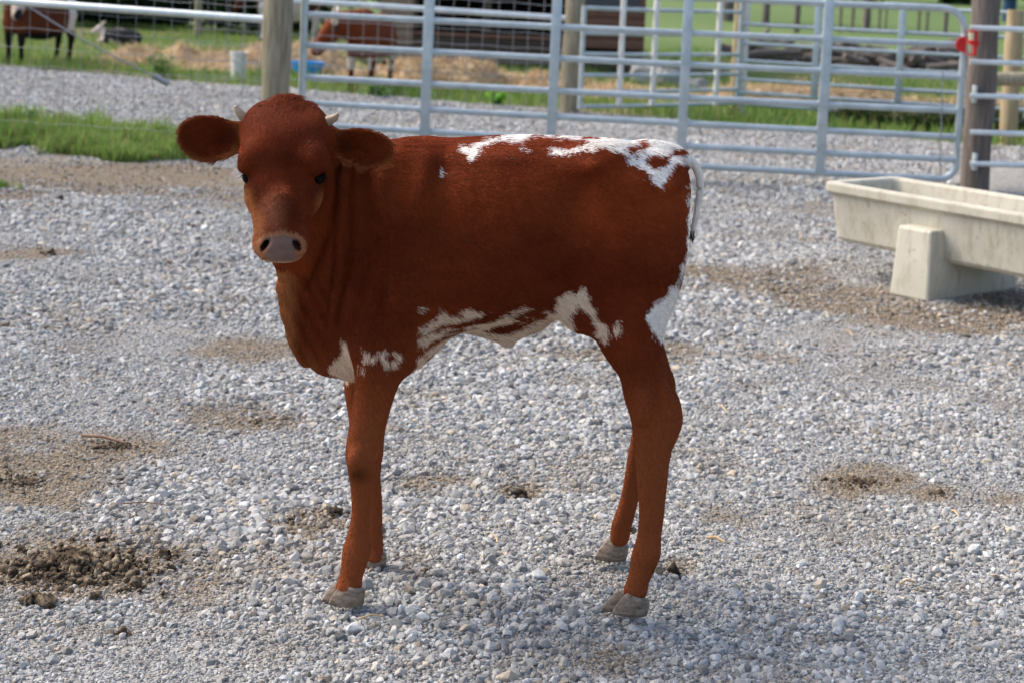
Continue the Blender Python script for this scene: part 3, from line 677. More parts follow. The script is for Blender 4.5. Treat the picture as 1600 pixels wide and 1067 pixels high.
    eb = np.exp(-((px-362)/20)**2-((py-214)/18)**2)+np.exp(-((px-534)/18)**2-((py-226)/16)**2); c = np.where(el[:, None], c*(1-.5*np.clip(eb, 0, 1)[:, None]), c)
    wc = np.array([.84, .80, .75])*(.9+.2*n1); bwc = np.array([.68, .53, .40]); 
    wc = np.where(((py > 440) & (px < 1000))[:, None], bwc, wc)  # warmer belly white: light off the gravel put into the colour
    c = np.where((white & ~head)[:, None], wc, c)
    c = np.where((speck & white)[:, None], wc*.45, c)
    return np.clip(c, .003, .85), white, head, el, mz | pad | lip
def mcoat(name, attr, hair=False):
    m = mat(name, rough=.6 if hair else .7, spec=.07 if hair else .05); n = N(m); a = n.attr(attr)
    if not hair:
        co = n.coord((30, 30, 8)); t = n.noise(12, 5, .7, co); 
        n.color(n.mix(.35, a.outputs['Color'], n.mix(1, a.outputs['Color'], n.ramp(t.outputs[0], [(.3, (.6, .6, .6)), (.7, (1.3, 1.3, 1.3))]), 'MULTIPLY')))
        n.bump(t.outputs[0], .25, .003)
    else: n.color(a.outputs['Color'])
    n.b.inputs['Sheen Weight'].default_value = 0; n.b.inputs['Sheen Roughness'].default_value = .4
    return m
calf = empty('calf', (A_(780, 500, 0)[0], YC, 0)); tag(calf, 'young red brown calf with white speckled rump and belly standing on the gravel', 'calf')
calfloc = np.array([calf.location.x, YC, 0])
body = mesh_obj('body', V-calfloc, F, mcoat('calf_hide', 'hide'), calf)
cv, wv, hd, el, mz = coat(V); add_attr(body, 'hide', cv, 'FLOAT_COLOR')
# ---- fur strands
def make_fur(count):
    Nv = vnormals(V, F); tri = np.concatenate([F[:, [0, 1, 2]], F[:, [0, 2, 3]]])
    ar = np.linalg.norm(np.cross(V[tri[:, 1]]-V[tri[:, 0]], V[tri[:, 2]]-V[tri[:, 0]]), axis=1)*.5
    tc = V[tri[:, 0]]; w_ = ar*np.where((tc[:, 1] < YC-.1) & (tc[:, 2] > .6) & (tc[:, 0] < -.28), 2.0, 1.0)*np.where(Nv[tri[:, 0], 1] > .4, .55, 1)
    ti = RNG.choice(len(tri), count, p=w_/w_.sum()); a, b = RNG.random(count), RNG.random(count)
    fl_ = a+b > 1; a[fl_], b[fl_] = 1-a[fl_], 1-b[fl_]; t = tri[ti]
    P = V[t[:, 0]]*(1-a-b)[:, None]+V[t[:, 1]]*a[:, None]+V[t[:, 2]]*b[:, None]
    Nn = Nv[t[:, 0]]*(1-a-b)[:, None]+Nv[t[:, 1]]*a[:, None]+Nv[t[:, 2]]*b[:, None]; Nn /= np.linalg.norm(Nn, axis=1)[:, None]
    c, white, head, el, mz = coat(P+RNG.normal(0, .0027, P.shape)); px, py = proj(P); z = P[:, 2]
    comb = np.tile([.9, 0, -.45], (count, 1)).astype(float)
    zc = smooth(.60, .42, z)[:, None]; comb = comb*(1-zc)+np.array([.12, 0, -1])*zc; neck = (px < 610) & (px > 400) & (py > 250) & ~head; comb[neck] = (.35, .1, -1)
    hv = np.stack([(px-443)/60, -.0*px, -(py-243)/55], 1); up = smooth(262, 224, py)[:, None]
    comb = np.where(head[:, None], up*(hv*np.array([.7, 1, 1])+[0, 0, .35])+(1-up)*np.stack([(px-443)/120, 0*px, -1+0*px], 1), comb)
    eo = np.where((px < 440)[:, None], np.array([-1, 0, -.15]), np.array([1, 0, -.2])); comb = np.where(el[:, None], eo, comb)
    comb += RNG.normal(0, .16, (count, 3))+(np.stack([fbm(P, 18, 2, 50), fbm(P, 18, 2, 60), fbm(P, 18, 2, 70)], 1)-.5)*.7
    comb += RNG.normal(0, .3, (count, 3))*(np.exp(-((px-452)/34)**2-((py-164)/13)**2)*head)[:, None]
    T = comb-Nn*(comb*Nn).sum(1)[:, None]; T /= np.maximum(np.linalg.norm(T, axis=1), 1e-6)[:, None]
    L = np.full(count, .0088); zb = smooth(.66, .36, z); L = L*(1-zb)+.0040*zb; L[head] = .0066
    tuft = np.exp(-((px-452)/34)**2-((py-162)/13)**2)*head; L += tuft*.020*(.4+1.2*RNG.random(count))
    L += .007*((z > .78) & (px > 620) & (py < 228)); L *= 1+.3*((py > 480) & (px < 900))*smooth(.44, .50, z)
    L += .012*np.exp(-((px-1036)/7)**2-((py-233)/7)**2)
    rimear = el & (Nn[:, 1] > -.55); L = np.where(el, .006, L); L = np.where(rimear, .013, L)
    brisk = (px < 475) & (py > 440) & ~head; L[brisk] *= 1.35
    L *= RNG.uniform(.6, 1.25, count); L[mz] *= .15
    keep = ~(mz & (RNG.random(count) < .85)); lift = .24-.08*zb; lift = lift+.85*np.clip(tuft, 0, 1); lift = np.where(el, .45, lift); lift += RNG.uniform(-.1, .15, count)
    for ex, ez in ((384, 277), (504, 277)): keep &= ~(np.hypot((px-ex)/6, (py-ez)/7) < 1)
    P, Nn, T, L, lift, c, white = [q[keep] for q in (P, Nn, T, L, lift, c, white)]; n = len(P); px_k, py_k = proj(P)
    s = np.array([0, .35, .7, 1.0]); K = np.zeros((n, 4, 3))
    dr = T+Nn*lift[:, None]; dr /= np.linalg.norm(dr, axis=1)[:, None]
    for i, q in enumerate(s): K[:, i] = P+dr*(L*q)[:, None]-Nn*(L*lift*.35*q*q)[:, None]-np.array([0, 0, 1])*(L*.10*q*q)[:, None]
    K[:, 0] -= Nn*.0008
    hc = bpy.data.hair_curves.new('coat'); hc.add_curves([4]*n)
    hc.attributes['position'].data.foreach_set('vector', (K-calfloc).astype(np.float32).ravel())
    ra = hc.attributes.get('radius') or hc.attributes.new('radius', 'FLOAT', 'POINT')
    ra.data.foreach_set('value', np.tile(np.array([.00038, .00034, .00026, .00010], np.float32), n))
    cc = np.ones((n, 4), np.float32); cc[:, :3] = c*RNG.uniform(.72, 1.32, n)[:, None]*(1+.9*((np.hypot((px_k-352)/26, (py_k-236)/12) < 1) | (np.hypot((px_k-552)/24, (py_k-246)/11) < 1))*(RNG.random(n) < .5))[:, None]
    at_ = hc.attributes.new('hide', 'FLOAT_COLOR', 'CURVE'); at_.data.foreach_set('color', cc.ravel())
    hc.materials.append(mcoat('calf_fur', 'hide', True))
    o = bpy.data.objects.new('coat', hc); COL.objects.link(o); o.parent = calf
scn.cycles_curves.shape = 'RIBBONS'
make_fur(420000)
# ---- eyes
M_EYE = mat('eye', (.004, .003, .002), .3, 0, .06)
M_HORN = noisy('horn', [(.3, (.24, .16, .10)), (.7, (.46, .35, .24))], 40, .5, bump=.2, bdist=.002)
M_HOOF = noisy('hoof', [(.3, (.08, .06, .045)), (.5, (.19, .145, .11)), (.75, (.34, .27, .20))], 60, .6, sc=(1, 1, 2.5), bump=.12, bdist=.001)
def uvs(c, r, nseg=24, nr=14, R=None):
    Vv = []; Ff = []
    for i in range(nr+1):
        th = math.pi*i/nr
        for j in range(nseg):
            ph = 2*math.pi*j/nseg; Vv.append([r[0]*math.sin(th)*math.cos(ph), r[1]*math.sin(th)*math.sin(ph), r[2]*math.cos(th)])
    Vv = np.array(Vv); Vv = Vv@np.asarray(R).T if R is not None else Vv
    for i in range(nr):
        for j in range(nseg): Ff.append((i*nseg+j, i*nseg+(j+1) % nseg, (i+1)*nseg+(j+1) % nseg, (i+1)*nseg+j)[::-1])
    return Vv+np.asarray(c), np.array(Ff)
for sx, ex in ((-1, 385.5), (1, 502)):
    c = H_(ex, 277, -.252)+np.array([-sx*.004, 0, 0]); v, f = uvs(c-calfloc, (.0125, .0185, .0135)); mesh_obj('eye', v, f, M_EYE, calf)
    # lashes
    mb = MB()
    for k in range(16):
        a = -1.0+2.0*k/15; b0 = H_(ex+sx*.5+a*3, 270.5+abs(a)*3, -.275)-calfloc; mb.tube([b0, b0+np.array([sx*.006, -.007, -.003]), b0+np.array([sx*.010+a*.003, -.011, -.008])], [.0005, .0004, .0001], 4)
    mb.build('eyelashes', M_EYE, calf)
# ---- horn buds
for pts, r in (((H_(388, 190, -.17), H_(379, 182, -.17), H_(371, 173, -.172), H_(367, 166, -.175)), (.0105, .0098, .0072, .003)),
               ((H_(508, 192, -.16), H_(517, 188, -.16), H_(524, 184, -.162), H_(529, 178, -.165)), (.0105, .0095, .007, .003))):
    mb = MB(); mb.tube([p-calfloc for p in pts], r, 14, jit=.05); mb.build('horn_bud', M_HORN, calf)
# ---- hooves: two claws each
def hoof(claws, dew):
    for tx, ty, hx, hy, dyt, topy in claws:
        mb = MB()           # toe px, heel px on the ground; top row
        toe = A_(tx, ty, dyt); heel = A_(hx, hy, dyt+.004); gz = min(toe[2], heel[2]); L = np.linalg.norm((heel-toe)[:2]); d = (heel-toe); d[2] = 0; d /= np.linalg.norm(d); s_ = np.array([-d[1], d[0], 0])
        top = topy; W = .0150; rows = []
        for zz, f0, f1, wk in ((0, 0.0, .96, 1.0), (.2, .03, .985, 1.02), (.5, .13, 1.0, .98), (.8, .27, 1.0, .93), (1.0, .37, .98, .86)):
            ring = []
            for k in range(16):
                an = 2*math.pi*k/16; cx_ = (f0+f1)/2; rx_ = (f1-f0)/2
                ca = math.cos(an); sa = math.sin(an); w_ = W*wk*(1-.72*max(0, -ca)**1.6)
                ring.append(toe+d*(L*(cx_+rx_*ca))+s_*w_*sa+np.array([0, 0, top*zz*(1-.28*(.5+.5*ca)*zz)]))
            rows.append(ring)
        Vv = [p-calfloc for r_ in rows for p in r_]; Ff = []
        for i in range(4):
            for k in range(16): Ff.append((i*16+k, i*16+(k+1) % 16, (i+1)*16+(k+1) % 16, (i+1)*16+k))
        Ff.append(tuple(range(16))[::-1]); Ff.append(tuple(64+k for k in range(16))); mb.add(Vv, Ff); mb.build('hoof_claw', M_HOOF, calf)
    for p in dew:
        v, f = uvs(A_(*p)-calfloc, (.007, .006, .008), 10, 8); mesh_obj('dewclaw', v, f, M_HOOF, calf)
hoof([(513, 943, 570, 941, -.145, .044), (503, 939, 556, 935, -.106, .042)], [(571, 872, -.105)])
hoof([(563, 884, 604, 882, .09, .036), (562, 880, 603, 878, .118, .036)], [(598, 828, .10), (596, 829, .12)])
hoof([(956, 959, 1014, 955, -.150, .044), (940, 953, 1002, 949, -.104, .042)], [(1032, 890, -.118), (1030, 891, -.142)])
hoof([(928, 873, 981, 868, .165, .044), (930, 869, 982, 864, .205, .042)], [(990, 828, .15), (990, 828, .175)])
# ---- tail
tp = [A_(1060, 246, 0), A_(1082, 254, .005), A_(1093, 280, .01), A_(1092, 312, .01), A_(1086, 340, .01), A_(1082, 362, .01)]
mb = MB(); tt = np.linspace(0, 5, 26); P_ = np.stack([crom(range(6), [p[i] for p in tp], tt) for i in range(3)], 1)
mb.tube([p-calfloc for p in P_], np.interp(tt, [0, 1, 2, 3, 4, 5], [.013, .0095, .008, .0065, .0045, .0025]), 12)
M_TAIL = noisy('white_hair', [(.3, (.66, .60, .52)), (.7, (.84, .80, .74))], 60, .7, sc=(3, 3, .6), bump=.4, bdist=.003)
M_DKH = mat('dark_hair', (.02, .013, .01), .7)
tl = mb.build('tail', M_TAIL, calf)
mb = MB()
for k in range(130):
    i = random.randint(4, 25); p0 = P_[i]+RNG.normal(0, .004, 3); l_ = random.uniform(.012, .03); q = P_[min(i+1, 25)]-P_[i-1]; q /= np.linalg.norm(q)
    mb.tube([p0-calfloc, p0+q*l_*.5+RNG.normal(0, .002, 3)-calfloc, p0+q*l_+RNG.normal(0, .003, 3)-calfloc], [.0007, .0006, .0001], 4)
mb.build('tail_hair', M_TAIL, tl)
mb = MB()
for k in range(40):
    p0 = P_[25]+RNG.normal(0, .002, 3); mb.tube([p0-calfloc, p0+[0, 0, -.009]+RNG.normal(0, .002, 3)-calfloc, p0+[0, 0, -.018]+RNG.normal(0, .003, 3)-calfloc], [.0012, .001, .0002], 4)
mb.build('tail_tip', M_DKH, tl)
# flies on the face and flank
for fx, fy, fd, fl_ in ((484, 223, -.288, 'small dark fly on the forehead of the calf'), (406, 166, -.215, 'small dark fly beside the left horn bud on the head'), (490, 168, -.20, 'small dark fly beside the right horn bud on the head'), (800, 249, -.168, 'small dark fly on the upper back of the calf'), (735, 377, -.172, 'small dark fly on the middle of the flank')):
    f_ = empty('fly', at(fx, fy, YC+fd)); 
    tag(f_, fl_, 'fly', 'flies on the calf')
    v, f = uvs((0, 0, 0), (.0032, .0026, .002), 8, 6); mesh_obj('fly_body', v, f, M_DKH, f_)
# ------------------------------------------------------------------ posts, gates, fences
def vec(p): return np.array([float(p[0]), float(p[1]), float(p[2] if len(p) > 2 else 0)])
def post(name, px, py, w_, h, mat_, lean, label, cat='post', group=None, n=20, Y=None):
    g = gnd(px, py); g[2] = 0
    mb = MB(); L = 10; pts = [(lean[0]*t*h, lean[1]*t*h, -.1+t*(h+.1)) for t in np.linspace(0, 1, L)]
    mb.tube(pts, [w_/2*(1+.05*math.sin(i*1.7+px)) for i in range(L)], n, jit=.035)
    o = mb.build(name, mat_); o.location = g; tag(o, label, cat, group); return o, g
pm, gpm = post('wooden_post', 427, 250, .185, 1.75, M_WOOD, (-.0, 0), 'thick weathered grey wooden post behind the head of the calf', 'fence post')
pr, gpr = post('wooden_post', 1522, 303, .185, 1.75, M_WOODD, (.0, 0), 'thick dark wooden post carrying the red latch', 'fence post')
pf, gpf = post('wooden_post', 889, 178, .185, 1.9, M_WOOD, (.01, 0), 'round wooden post across the lane beside the dark shed', 'fence post')

def pipe_gate(name, A, B, zs, ups, r, label, m=M_GALV, zlow=None, rounded=True, upw=.062, cat='gate', end0=True, zups=(), mup=None):
    A, B = vec(A), vec(B); L = np.linalg.norm(B-A); d = (B-A)/L; s_ = np.array([-d[1], d[0], 0])
    root = empty(name, A); tag(root, label, cat)
    zs = sorted(zs); zb, zt = zs[0], zs[-1]
    P = lambda t, z, o=0: d*t+np.array([0, 0, z])+s_*o
    sag = lambda t: -.006*math.sin(math.pi*t/L)
    mb = MB(); rc = .14                                     # end frame
    if rounded:
        pts = [P(L-.5, zt), P(L-rc, zt)]+[P(L-rc+rc*math.sin(a), zt-rc+rc*math.cos(a)) for a in np.linspace(.15, math.pi/2, 8)]
        pts += [P(L, z) for z in np.linspace(zt-rc-.02, zb+.1, 6)]+[P(L-.1+.1*math.cos(a), zb+.1-.1*math.sin(a)) for a in np.linspace(.2, math.pi/2, 5)]+[P(L-.35, zb)]
        mb.tube(pts, r*1.08, 12)
    else: mb.tube([P(L, zb-.02), P(L, zt+.02)], r*1.05, 12)
    mb.build('end_frame', m, root)
    if end0:
        mb = MB(); mb.tube([P(0, zb-.02), P(0, (zb+zt)/2), P(0, zt+.02)], r*1.2, 12); mb.build('end_frame', m, root)
    for i, z in enumerate(zs):
        e = L if not rounded else (L-.45 if z == zt else (L-.3 if z == zb else L))
        mb = MB(); mb.tube([P(t, z+sag(t)) for t in np.linspace(0, e, 9)], r, 12, jit=0.01); ro = mb.build('rail', m, root)
        for u in ups:                                       # weld collars
            pass
    for u in ups:
        mb = MB(); mb.box(P(u, (zb+zt)/2), upw, .052, zt-zb+2*r, axes=(Vector(d), Vector(s_), Vector((0, 0, 1))))
        for z in zs: mb.tube([P(u-upw/2-.014, z+sag(u)), P(u-upw/2, z+sag(u))], r*1.18, 12); mb.tube([P(u+upw/2, z+sag(u)), P(u+upw/2+.014, z+sag(u))], r*1.18, 12)
        mb.build('upright', m, root, bevel=.004)
    for u, z0, z1 in zups:
        mb = MB(); mb.tube([P(u, z0, -.035), P(u, (z0+z1)/2, -.035), P(u, z1, -.035)], .027, 12); mb.build('white_upright', mup, root)
    return root, A, B, d
def along(A, B, px):        # where the photo column px meets the ground line A-B
    lo, hi = -.5, 1.5
    for _ in range(50):
        t = (lo+hi)/2; p = A+(B-A)*t; x, y = proj(p+np.array([0, 0, .5]))
        if x < px: lo = t
        else: hi = t
    return t
GA, GB = vec(gnd(468, 249)), vec(gnd(1491, 307)); GA[2] = GB[2] = 0
def zat(A, B, px, py):
    t = along(A, B, px); p = A+(B-A)*t; return at(px, py, p[1])[2]
Lg = np.linalg.norm(GB-GA)
zs_ = [zat(GA, GB, 1290, y) for y in (5, 61, 111, 163, 204, 239, 270)]
GU = [along(GA, GB, x)*Lg for x in (666, 864, 1068, 1286)]
gate, _, _, gd = pipe_gate('pipe_gate', GA, GB, zs_, GU, .0205, 'long galvanised pipe gate with rounded end closing the gravel yard')
# far gates
FA, FB, FC = vec(gnd(905, 185)), vec(gnd(1150, 178)), vec(gnd(1600, 208))
for q in (FA, FB, FC): q[2] = 0
Lf = np.linalg.norm(FB-FA)
fz = [zat(FA, FB, 922, y) for y in (13, 52, 85, 118, 144, 167)]
pipe_gate('pipe_gate', FA, FB, fz, [], .019, 'far pipe gate with thin white uprights by the wooden post across the lane', rounded=False,
          zups=[(along(FA, FB, x)*Lf, zat(FA, FB, x, 165), zat(FA, FB, x, -20)) for x in (966, 1018, 1117)], mup=M_WHITE)
Lh = np.linalg.norm(FC-FB)
gz = [zat(FB, FC, 1400, y) for y in (12, 50, 81, 109, 139, 160, 178)]
pipe_gate('pipe_gate', FB, FC, gz, [along(FB, FC, x)*Lh for x in (1274, 1405)], .019, 'far pipe gate standing before the pile of old logs', rounded=False)
p1, _ = post('wooden_post', 1146, 176, .085, 1.8, M_WOODY, (.0, 0), 'slim yellow wooden post beside the white pipe post', 'post', n=12)
g = gnd(1158, 176); mb = MB(); mb.tube([(0, 0, -.05), (0, 0, 1), (0, 0, 1.8)], .037, 14)
o = mb.build('pipe_post', M_WHITE); o.location = (g[0], g[1], 0); tag(o, 'pale metal pipe post between the two far gates', 'post')
p2, _ = post('wooden_post', 1574, 222, .15, 1.15, M_WOODY, (.0, 0), 'short yellowish wooden post behind the right pipe panel', 'post')
# log rail
mb = MB(); a = at(1545, 124, 12.6); b = at(1700, 130, 12.6); c0 = (a+b)/2
mb.tube([a-c0, (a+b)/2-c0+[0, 0, .01], b-c0], [.055, .058, .055], 14, jit=.06); o = mb.build('log_rail', M_WOOD); o.location = c0; tag(o, 'thick grey log rail fixed behind the dark post on the right', 'log')
g = gnd(1680, 240); mb = MB(); mb.tube([(0, 0, -.1), (0, 0, .9)], .08, 14, jit=.05); o = mb.build('wooden_post', M_WOOD); o.location = (g[0], 12.6, 0); tag(o, 'grey wooden post holding the far end of the log rail', 'post')
# right pipe panel fixed to the post
root = empty('pipe_fence', (gpr[0], gpr[1]-.12, 0)); tag(root, 'galvanised pipe panel bolted to the dark post at the right edge', 'fence')
RY = gpr[1]-.12
for y in (44, 97, 150, 207, 256):
    a = at(1516, y, RY); b = at(1720, y+7, RY-.12); mb = MB(); lo_ = np.array([gpr[0], RY, 0])
    mb.tube([a-lo_, (a+b)/2-lo_, b-lo_], .0175, 12); mb.build('rail', M_GALVR, root)
    if y in (150, 256):
        mb = MB(); c = at(1524, y-2, RY)-lo_; mb.box(c+[0, .02, 0], .022, .05, .11); mb.tube([c+[0, -.02, .03], c+[0, .03, .03]], .008, 8); mb.tube([c+[0, -.02, -.035], c+[0, .03, -.035]], .008, 8)
        mb.build('bracket', M_GALV, root, bevel=.003)
b = at(1705, 100, RY-.12)-lo_; mb = MB(); mb.tube([(b[0], b[1], .1), (b[0], b[1], 1.25)], .021, 12); mb.build('end_frame', M_GALV, root)
# red latch
lc = at(1512, 70, RY-.12); root = empty('gate_latch', lc); tag(root, 'bright red gate latch between the pipe gate and the dark post', 'latch')
mb = MB(); c = at(1500, 70, RY-.12)-lc                  # half disc on the gate
V_ = []; n_ = 18
for s_ in (-.006, .006):
    for k in range(n_+1):
        an = math.pi/2+math.pi*k/n_; V_.append((c[0]+.035+.062*math.cos(an), c[1]+s_, c[2]+.052*math.sin(an)))
F_ = [tuple(range(n_+1)), tuple(range(n_+1, 2*n_+2))[::-1]]+[(k, n_+1+k, n_+2+k, k+1) for k in range(n_)]+[(n_, 2*n_+1, n_+1, 0)]
mb.add(V_, F_); mb.build('plate', M_RED, root, smooth_=False)
mb = MB(); c = at(1521, 68, RY-.12)-lc
mb.box(c+[.012, 0, 0], .012, .05, .155); mb.box(c+[-.01, 0, .072], .055, .05, .010); mb.box(c+[-.01, 0, .008], .055, .05, .012); mb.box(c+[-.01, 0, -.072], .055, .05, .010)
mb.build('bracket', M_RED, root, smooth_=False, bevel=.002)
mb = MB(); mb.box(c+[.02, .06, 0], .03, .14, .03); mb.build('mount', M_RED, root, smooth_=False)
mb = MB(); mb.tube([c+[-.018, -.012, .02], c+[-.018, -.012, .066]], .017, 14); mb.build('roller', noisy('cream_plastic', [(.3, (.6, .5, .3)), (.7, (.75, .68, .45))], 9, .5), root)
# chain hanging by the gate
mb = MB(); xa = at(1472, 112, 10.0)
for k in range(40):
    p = at(1473-k*.12+math.sin(k*.7)*.6, 112+k*4., 10.05)-xa; q = at(1473-(k+1)*.12+math.sin(k*.7+.7)*.6, 112+(k+1)*4., 10.05)-xa; mb.tube([p, q], .0032 if k % 2 else .0046, 6)
o = mb.build('chain', M_WIRE); o.location = xa; tag(o, 'thin chain hanging down at the rounded end of the gate', 'chain')

# wire mesh fences with a top pipe
def wire_fence(A, B, ztA, ztB, zlo, sp, label, rp=.0235, rw=.0022, brace=False):
    A, B = vec(A), vec(B); L = np.linalg.norm(B-A); d = (B-A)/L; root = empty('wire_fence', A); tag(root, label, 'fence')
    P = lambda t, z: d*t+np.array([0, 0, z]); zt = lambda t: ztA+(ztB-ztA)*t/L
    mb = MB(); mb.tube([P(0, ztA), P(L/2, zt(L/2)), P(L, ztB)], rp, 14); mb.build('top_rail', M_GALVR, root)
    mb = MB(); t = .05
    while t < L: mb.tube([P(t, zlo), P(t+.004*math.sin(t*9), .5), P(t, zt(t)+.32)], rw, 5, cap=False); t += sp
    z = zlo; top = max(ztA, ztB)+.30
    while z < top:
        n_ = 24; mb.tube([P(L*k/n_, z+.006*math.sin(k*1.9+z*7)+(ztB-ztA)*(k/n_-.5)*z) for k in range(n_+1)], rw*1.1, 5, cap=False); z += sp
    mb.build('wire_mesh', M_WIRE, root)
    return root, A
a0 = vec(gnd(-260, 205)); a1 = gpm.copy(); a0[2] = 0
dd = a1-a0
zL = zat(a0, a1, 2, 2); zR = zat(a0, a1, 410, 31); t2 = along(a0, a1, 2); sl_ = (zR-zL)/(along(a0, a1, 410)-t2)
wf, _ = wire_fence(a0, a1, zL-sl_*t2, zR+sl_*(1-along(a0, a1, 410)), .02, .125, 'wire mesh fence under a thick shiny pipe on the left of the yard', rp=.026, rw=.0016)
mb = MB(); p_ = [at(x, y, 11.1)-a0 for x, y in ((40, 8), (110, 52), (180, 90), (250, 124))]; mb.tube(p_, .006, 6); mb.tube([at(240, 119, 11.1)-a0, at(264, 132, 11.1)-a0], .022, 8); mb.build('brace_wire', M_WIRE, wf)
b0 = vec(gnd(300, 150)); b1 = gpf.copy(); b0[2] = 0
z1_ = zat(b0, b1, 520, 5); z2_ = zat(b0, b1, 855, 27); ta, tb = along(b0, b1, 520), along(b0, b1, 855); sl_ = (z2_-z1_)/(tb-ta)
wire_fence(b0, b1, z1_-sl_*ta, z2_+sl_*(1-tb), .05, .14, 'wire mesh fence with bright top pipe across the lane before the cows', rp=.026, rw=.0028)

# ------------------------------------------------------------------ trough
M_TR = mat('cream_plastic_trough', rough=.55, spec=.3); n = N(M_TR); co = n.coord()
ta_ = n.noise(3, 5, .6, co); tb_ = n.noise(26, 4, .7, co); tc_ = n.noise(9, 6, .75, n.coord((3, 3, .8)))
c_ = n.ramp(ta_.outputs[0], [(.3, (.42, .395, .32)), (.7, (.58, .55, .46))])
c_ = n.mix(n.ramp(tb_.outputs[0], [(.62, (0, 0, 0)), (.72, (.8, .8, .8))]), c_, (.20, .16, .10))
c_ = n.mix(n.ramp(tc_.outputs[0], [(.48, (0, 0, 0)), (.70, (.65, .65, .65))]), c_, (.28, .23, .14))
n.color(c_); n.bump(tb_.outputs[0], .15, .004)
P0 = at(1286, 283, 7.12); TH = P0[2]; u = np.array([.625, -.78, 0]); u /= np.linalg.norm(u); v = np.array([-u[1], u[0], 0])
tr = empty('feed_trough', (P0[0], P0[1], 0)); tag(tr, 'long cream plastic feed trough on block feet at the right', 'trough')
TW, TL, IN, ZB = .50, 3.0, .055, TH-.265
W3 = lambda a, b, z: Vector(u*a+v*b+np.array([0, 0, z]))
bm = bmesh.new()
def ring(a0_, a1_, b0_, b1_, z, c=.035, n_=5):
    out = []
    for (ca, cb, s0) in ((a1_-c, b1_-c, 0), (a0_+c, b1_-c, 90), (a0_+c, b0_+c, 180), (a1_-c, b0_+c, 270)):
        for k in range(n_): an = R_(s0+90*k/(n_-1)); out.append(bm.verts.new(W3(ca+c*math.cos(an), cb+c*math.sin(an), z)))
    return out
rr = [ring(.06, TL-.06, .06, TW-.06, ZB), ring(.045, TL-.045, .045, TW-.045, ZB+.02), ring(.022, TL-.022, .022, TW-.022, TH-.062), ring(.016, TL-.016, .016, TW-.016, TH-.052), ring(0, TL, 0, TW, TH-.044), ring(0, TL, 0, TW, TH-.006), ring(.006, TL-.006, .006, TW-.006, TH),
      ring(.046, TL-.046, .046, TW-.046, TH), ring(.054, TL-.054, .054, TW-.054, TH-.01), ring(.09, TL-.09, .09, TW-.09, ZB+.04)]
for A_r, B_r in zip(rr[:-1], rr[1:]):
    for k in range(len(A_r)): bm.faces.new((A_r[k], A_r[(k+1) % len(A_r)], B_r[(k+1) % len(A_r)], B_r[k]))
bm.faces.new(rr[0][::-1]); bm.faces.new(rr[-1])
me = bpy.data.meshes.new('basin'); bm.to_mesh(me); bm.free(); me.materials.append(M_TR)
for p in me.polygons: p.use_smooth = False
ba = bpy.data.objects.new('basin', me); COL.objects.link(ba); ba.parent = tr
ba.modifiers.new('b', 'BEVEL').width = .008
for a_ in (.455, TL-.65):
    mb = MB(); t_, zt_ = .20, TH-.125; o0, o1 = -.045, .53
    Vv = []
    for (z, gr, fo) in ((0, .0, 0.03), (zt_, .02, .005)):
        for (a, b) in ((a_+gr*.4, o0-fo), (a_+t_-gr, o0-fo), (a_+t_-gr, o1+fo), (a_+gr*.4, o1+fo)): Vv.append(W3(a, b, z))
    mb.add(Vv, [(3, 2, 1, 0), (4, 5, 6, 7), (0, 1, 5, 4), (1, 2, 6, 5), (2, 3, 7, 6), (3, 0, 4, 7)])
    mb.build('foot', M_TR, tr, smooth_=False, bevel=.012)
# ------------------------------------------------------------------ cattle behind
def cow_mesh(h, headpos, poll, hs=1.0, res=.016):
    f = Field(np.arange(-1.1, .85, res), np.arange(-.75, .75, res), np.arange(-.02, 1.35, res))
    f.loft(0, [(-.42, 0, .68, .14, .24), (-.25, 0, .66, .19, .30), (0, 0, .62, .23, .31), (.25, 0, .63, .22, .29), (.42, 0, .69, .19, .25), (.52, 0, .74, .13, .18)], p=2.3, cap=.08, k=.05)
    f.ell((-.28, 0, .92), (.16, .07, .08), k=.08)
    for s in (-1, 1):
        f.loft(2, [(.55, -.36, s*.13, .10, .07), (.42, -.36, s*.13, .065, .055), (.30, -.36, s*.13, .052, .048), (.22, -.36, s*.13, .036, .034), (.08, -.36, s*.13, .038, .038), (.0, -.37, s*.13, .05, .045)], k=.05)
        f.loft(2, [(.65, .40, s*.13, .15, .08), (.48, .42, s*.13, .09, .06), (.36, .47, s*.13, .06, .045), (.22, .46, s*.13, .036, .034), (.08, .44, s*.13, .038, .036), (.0, .42, s*.13, .05, .045)], k=.05)
    hp = np.array(headpos); pl = np.array(poll)
    f.tube([(-.30, 0, .74), (-.45, pl[1]*.4, (.72+pl[2])/2+.02), pl], [.13, .10*hs**.5, .08*hs], [.22, .16*hs**.5, .09*hs], side=(0, 1, 0), k=.06)
    f.tube([pl, pl*.5+hp*.5, hp], np.array([.085, .07, .05])*hs, np.array([.10, .085, .05])*hs, side=(0, 1, 0), k=.03)
    V, F = f.mesh(2); F = flipfix(V, F); return V*h, F
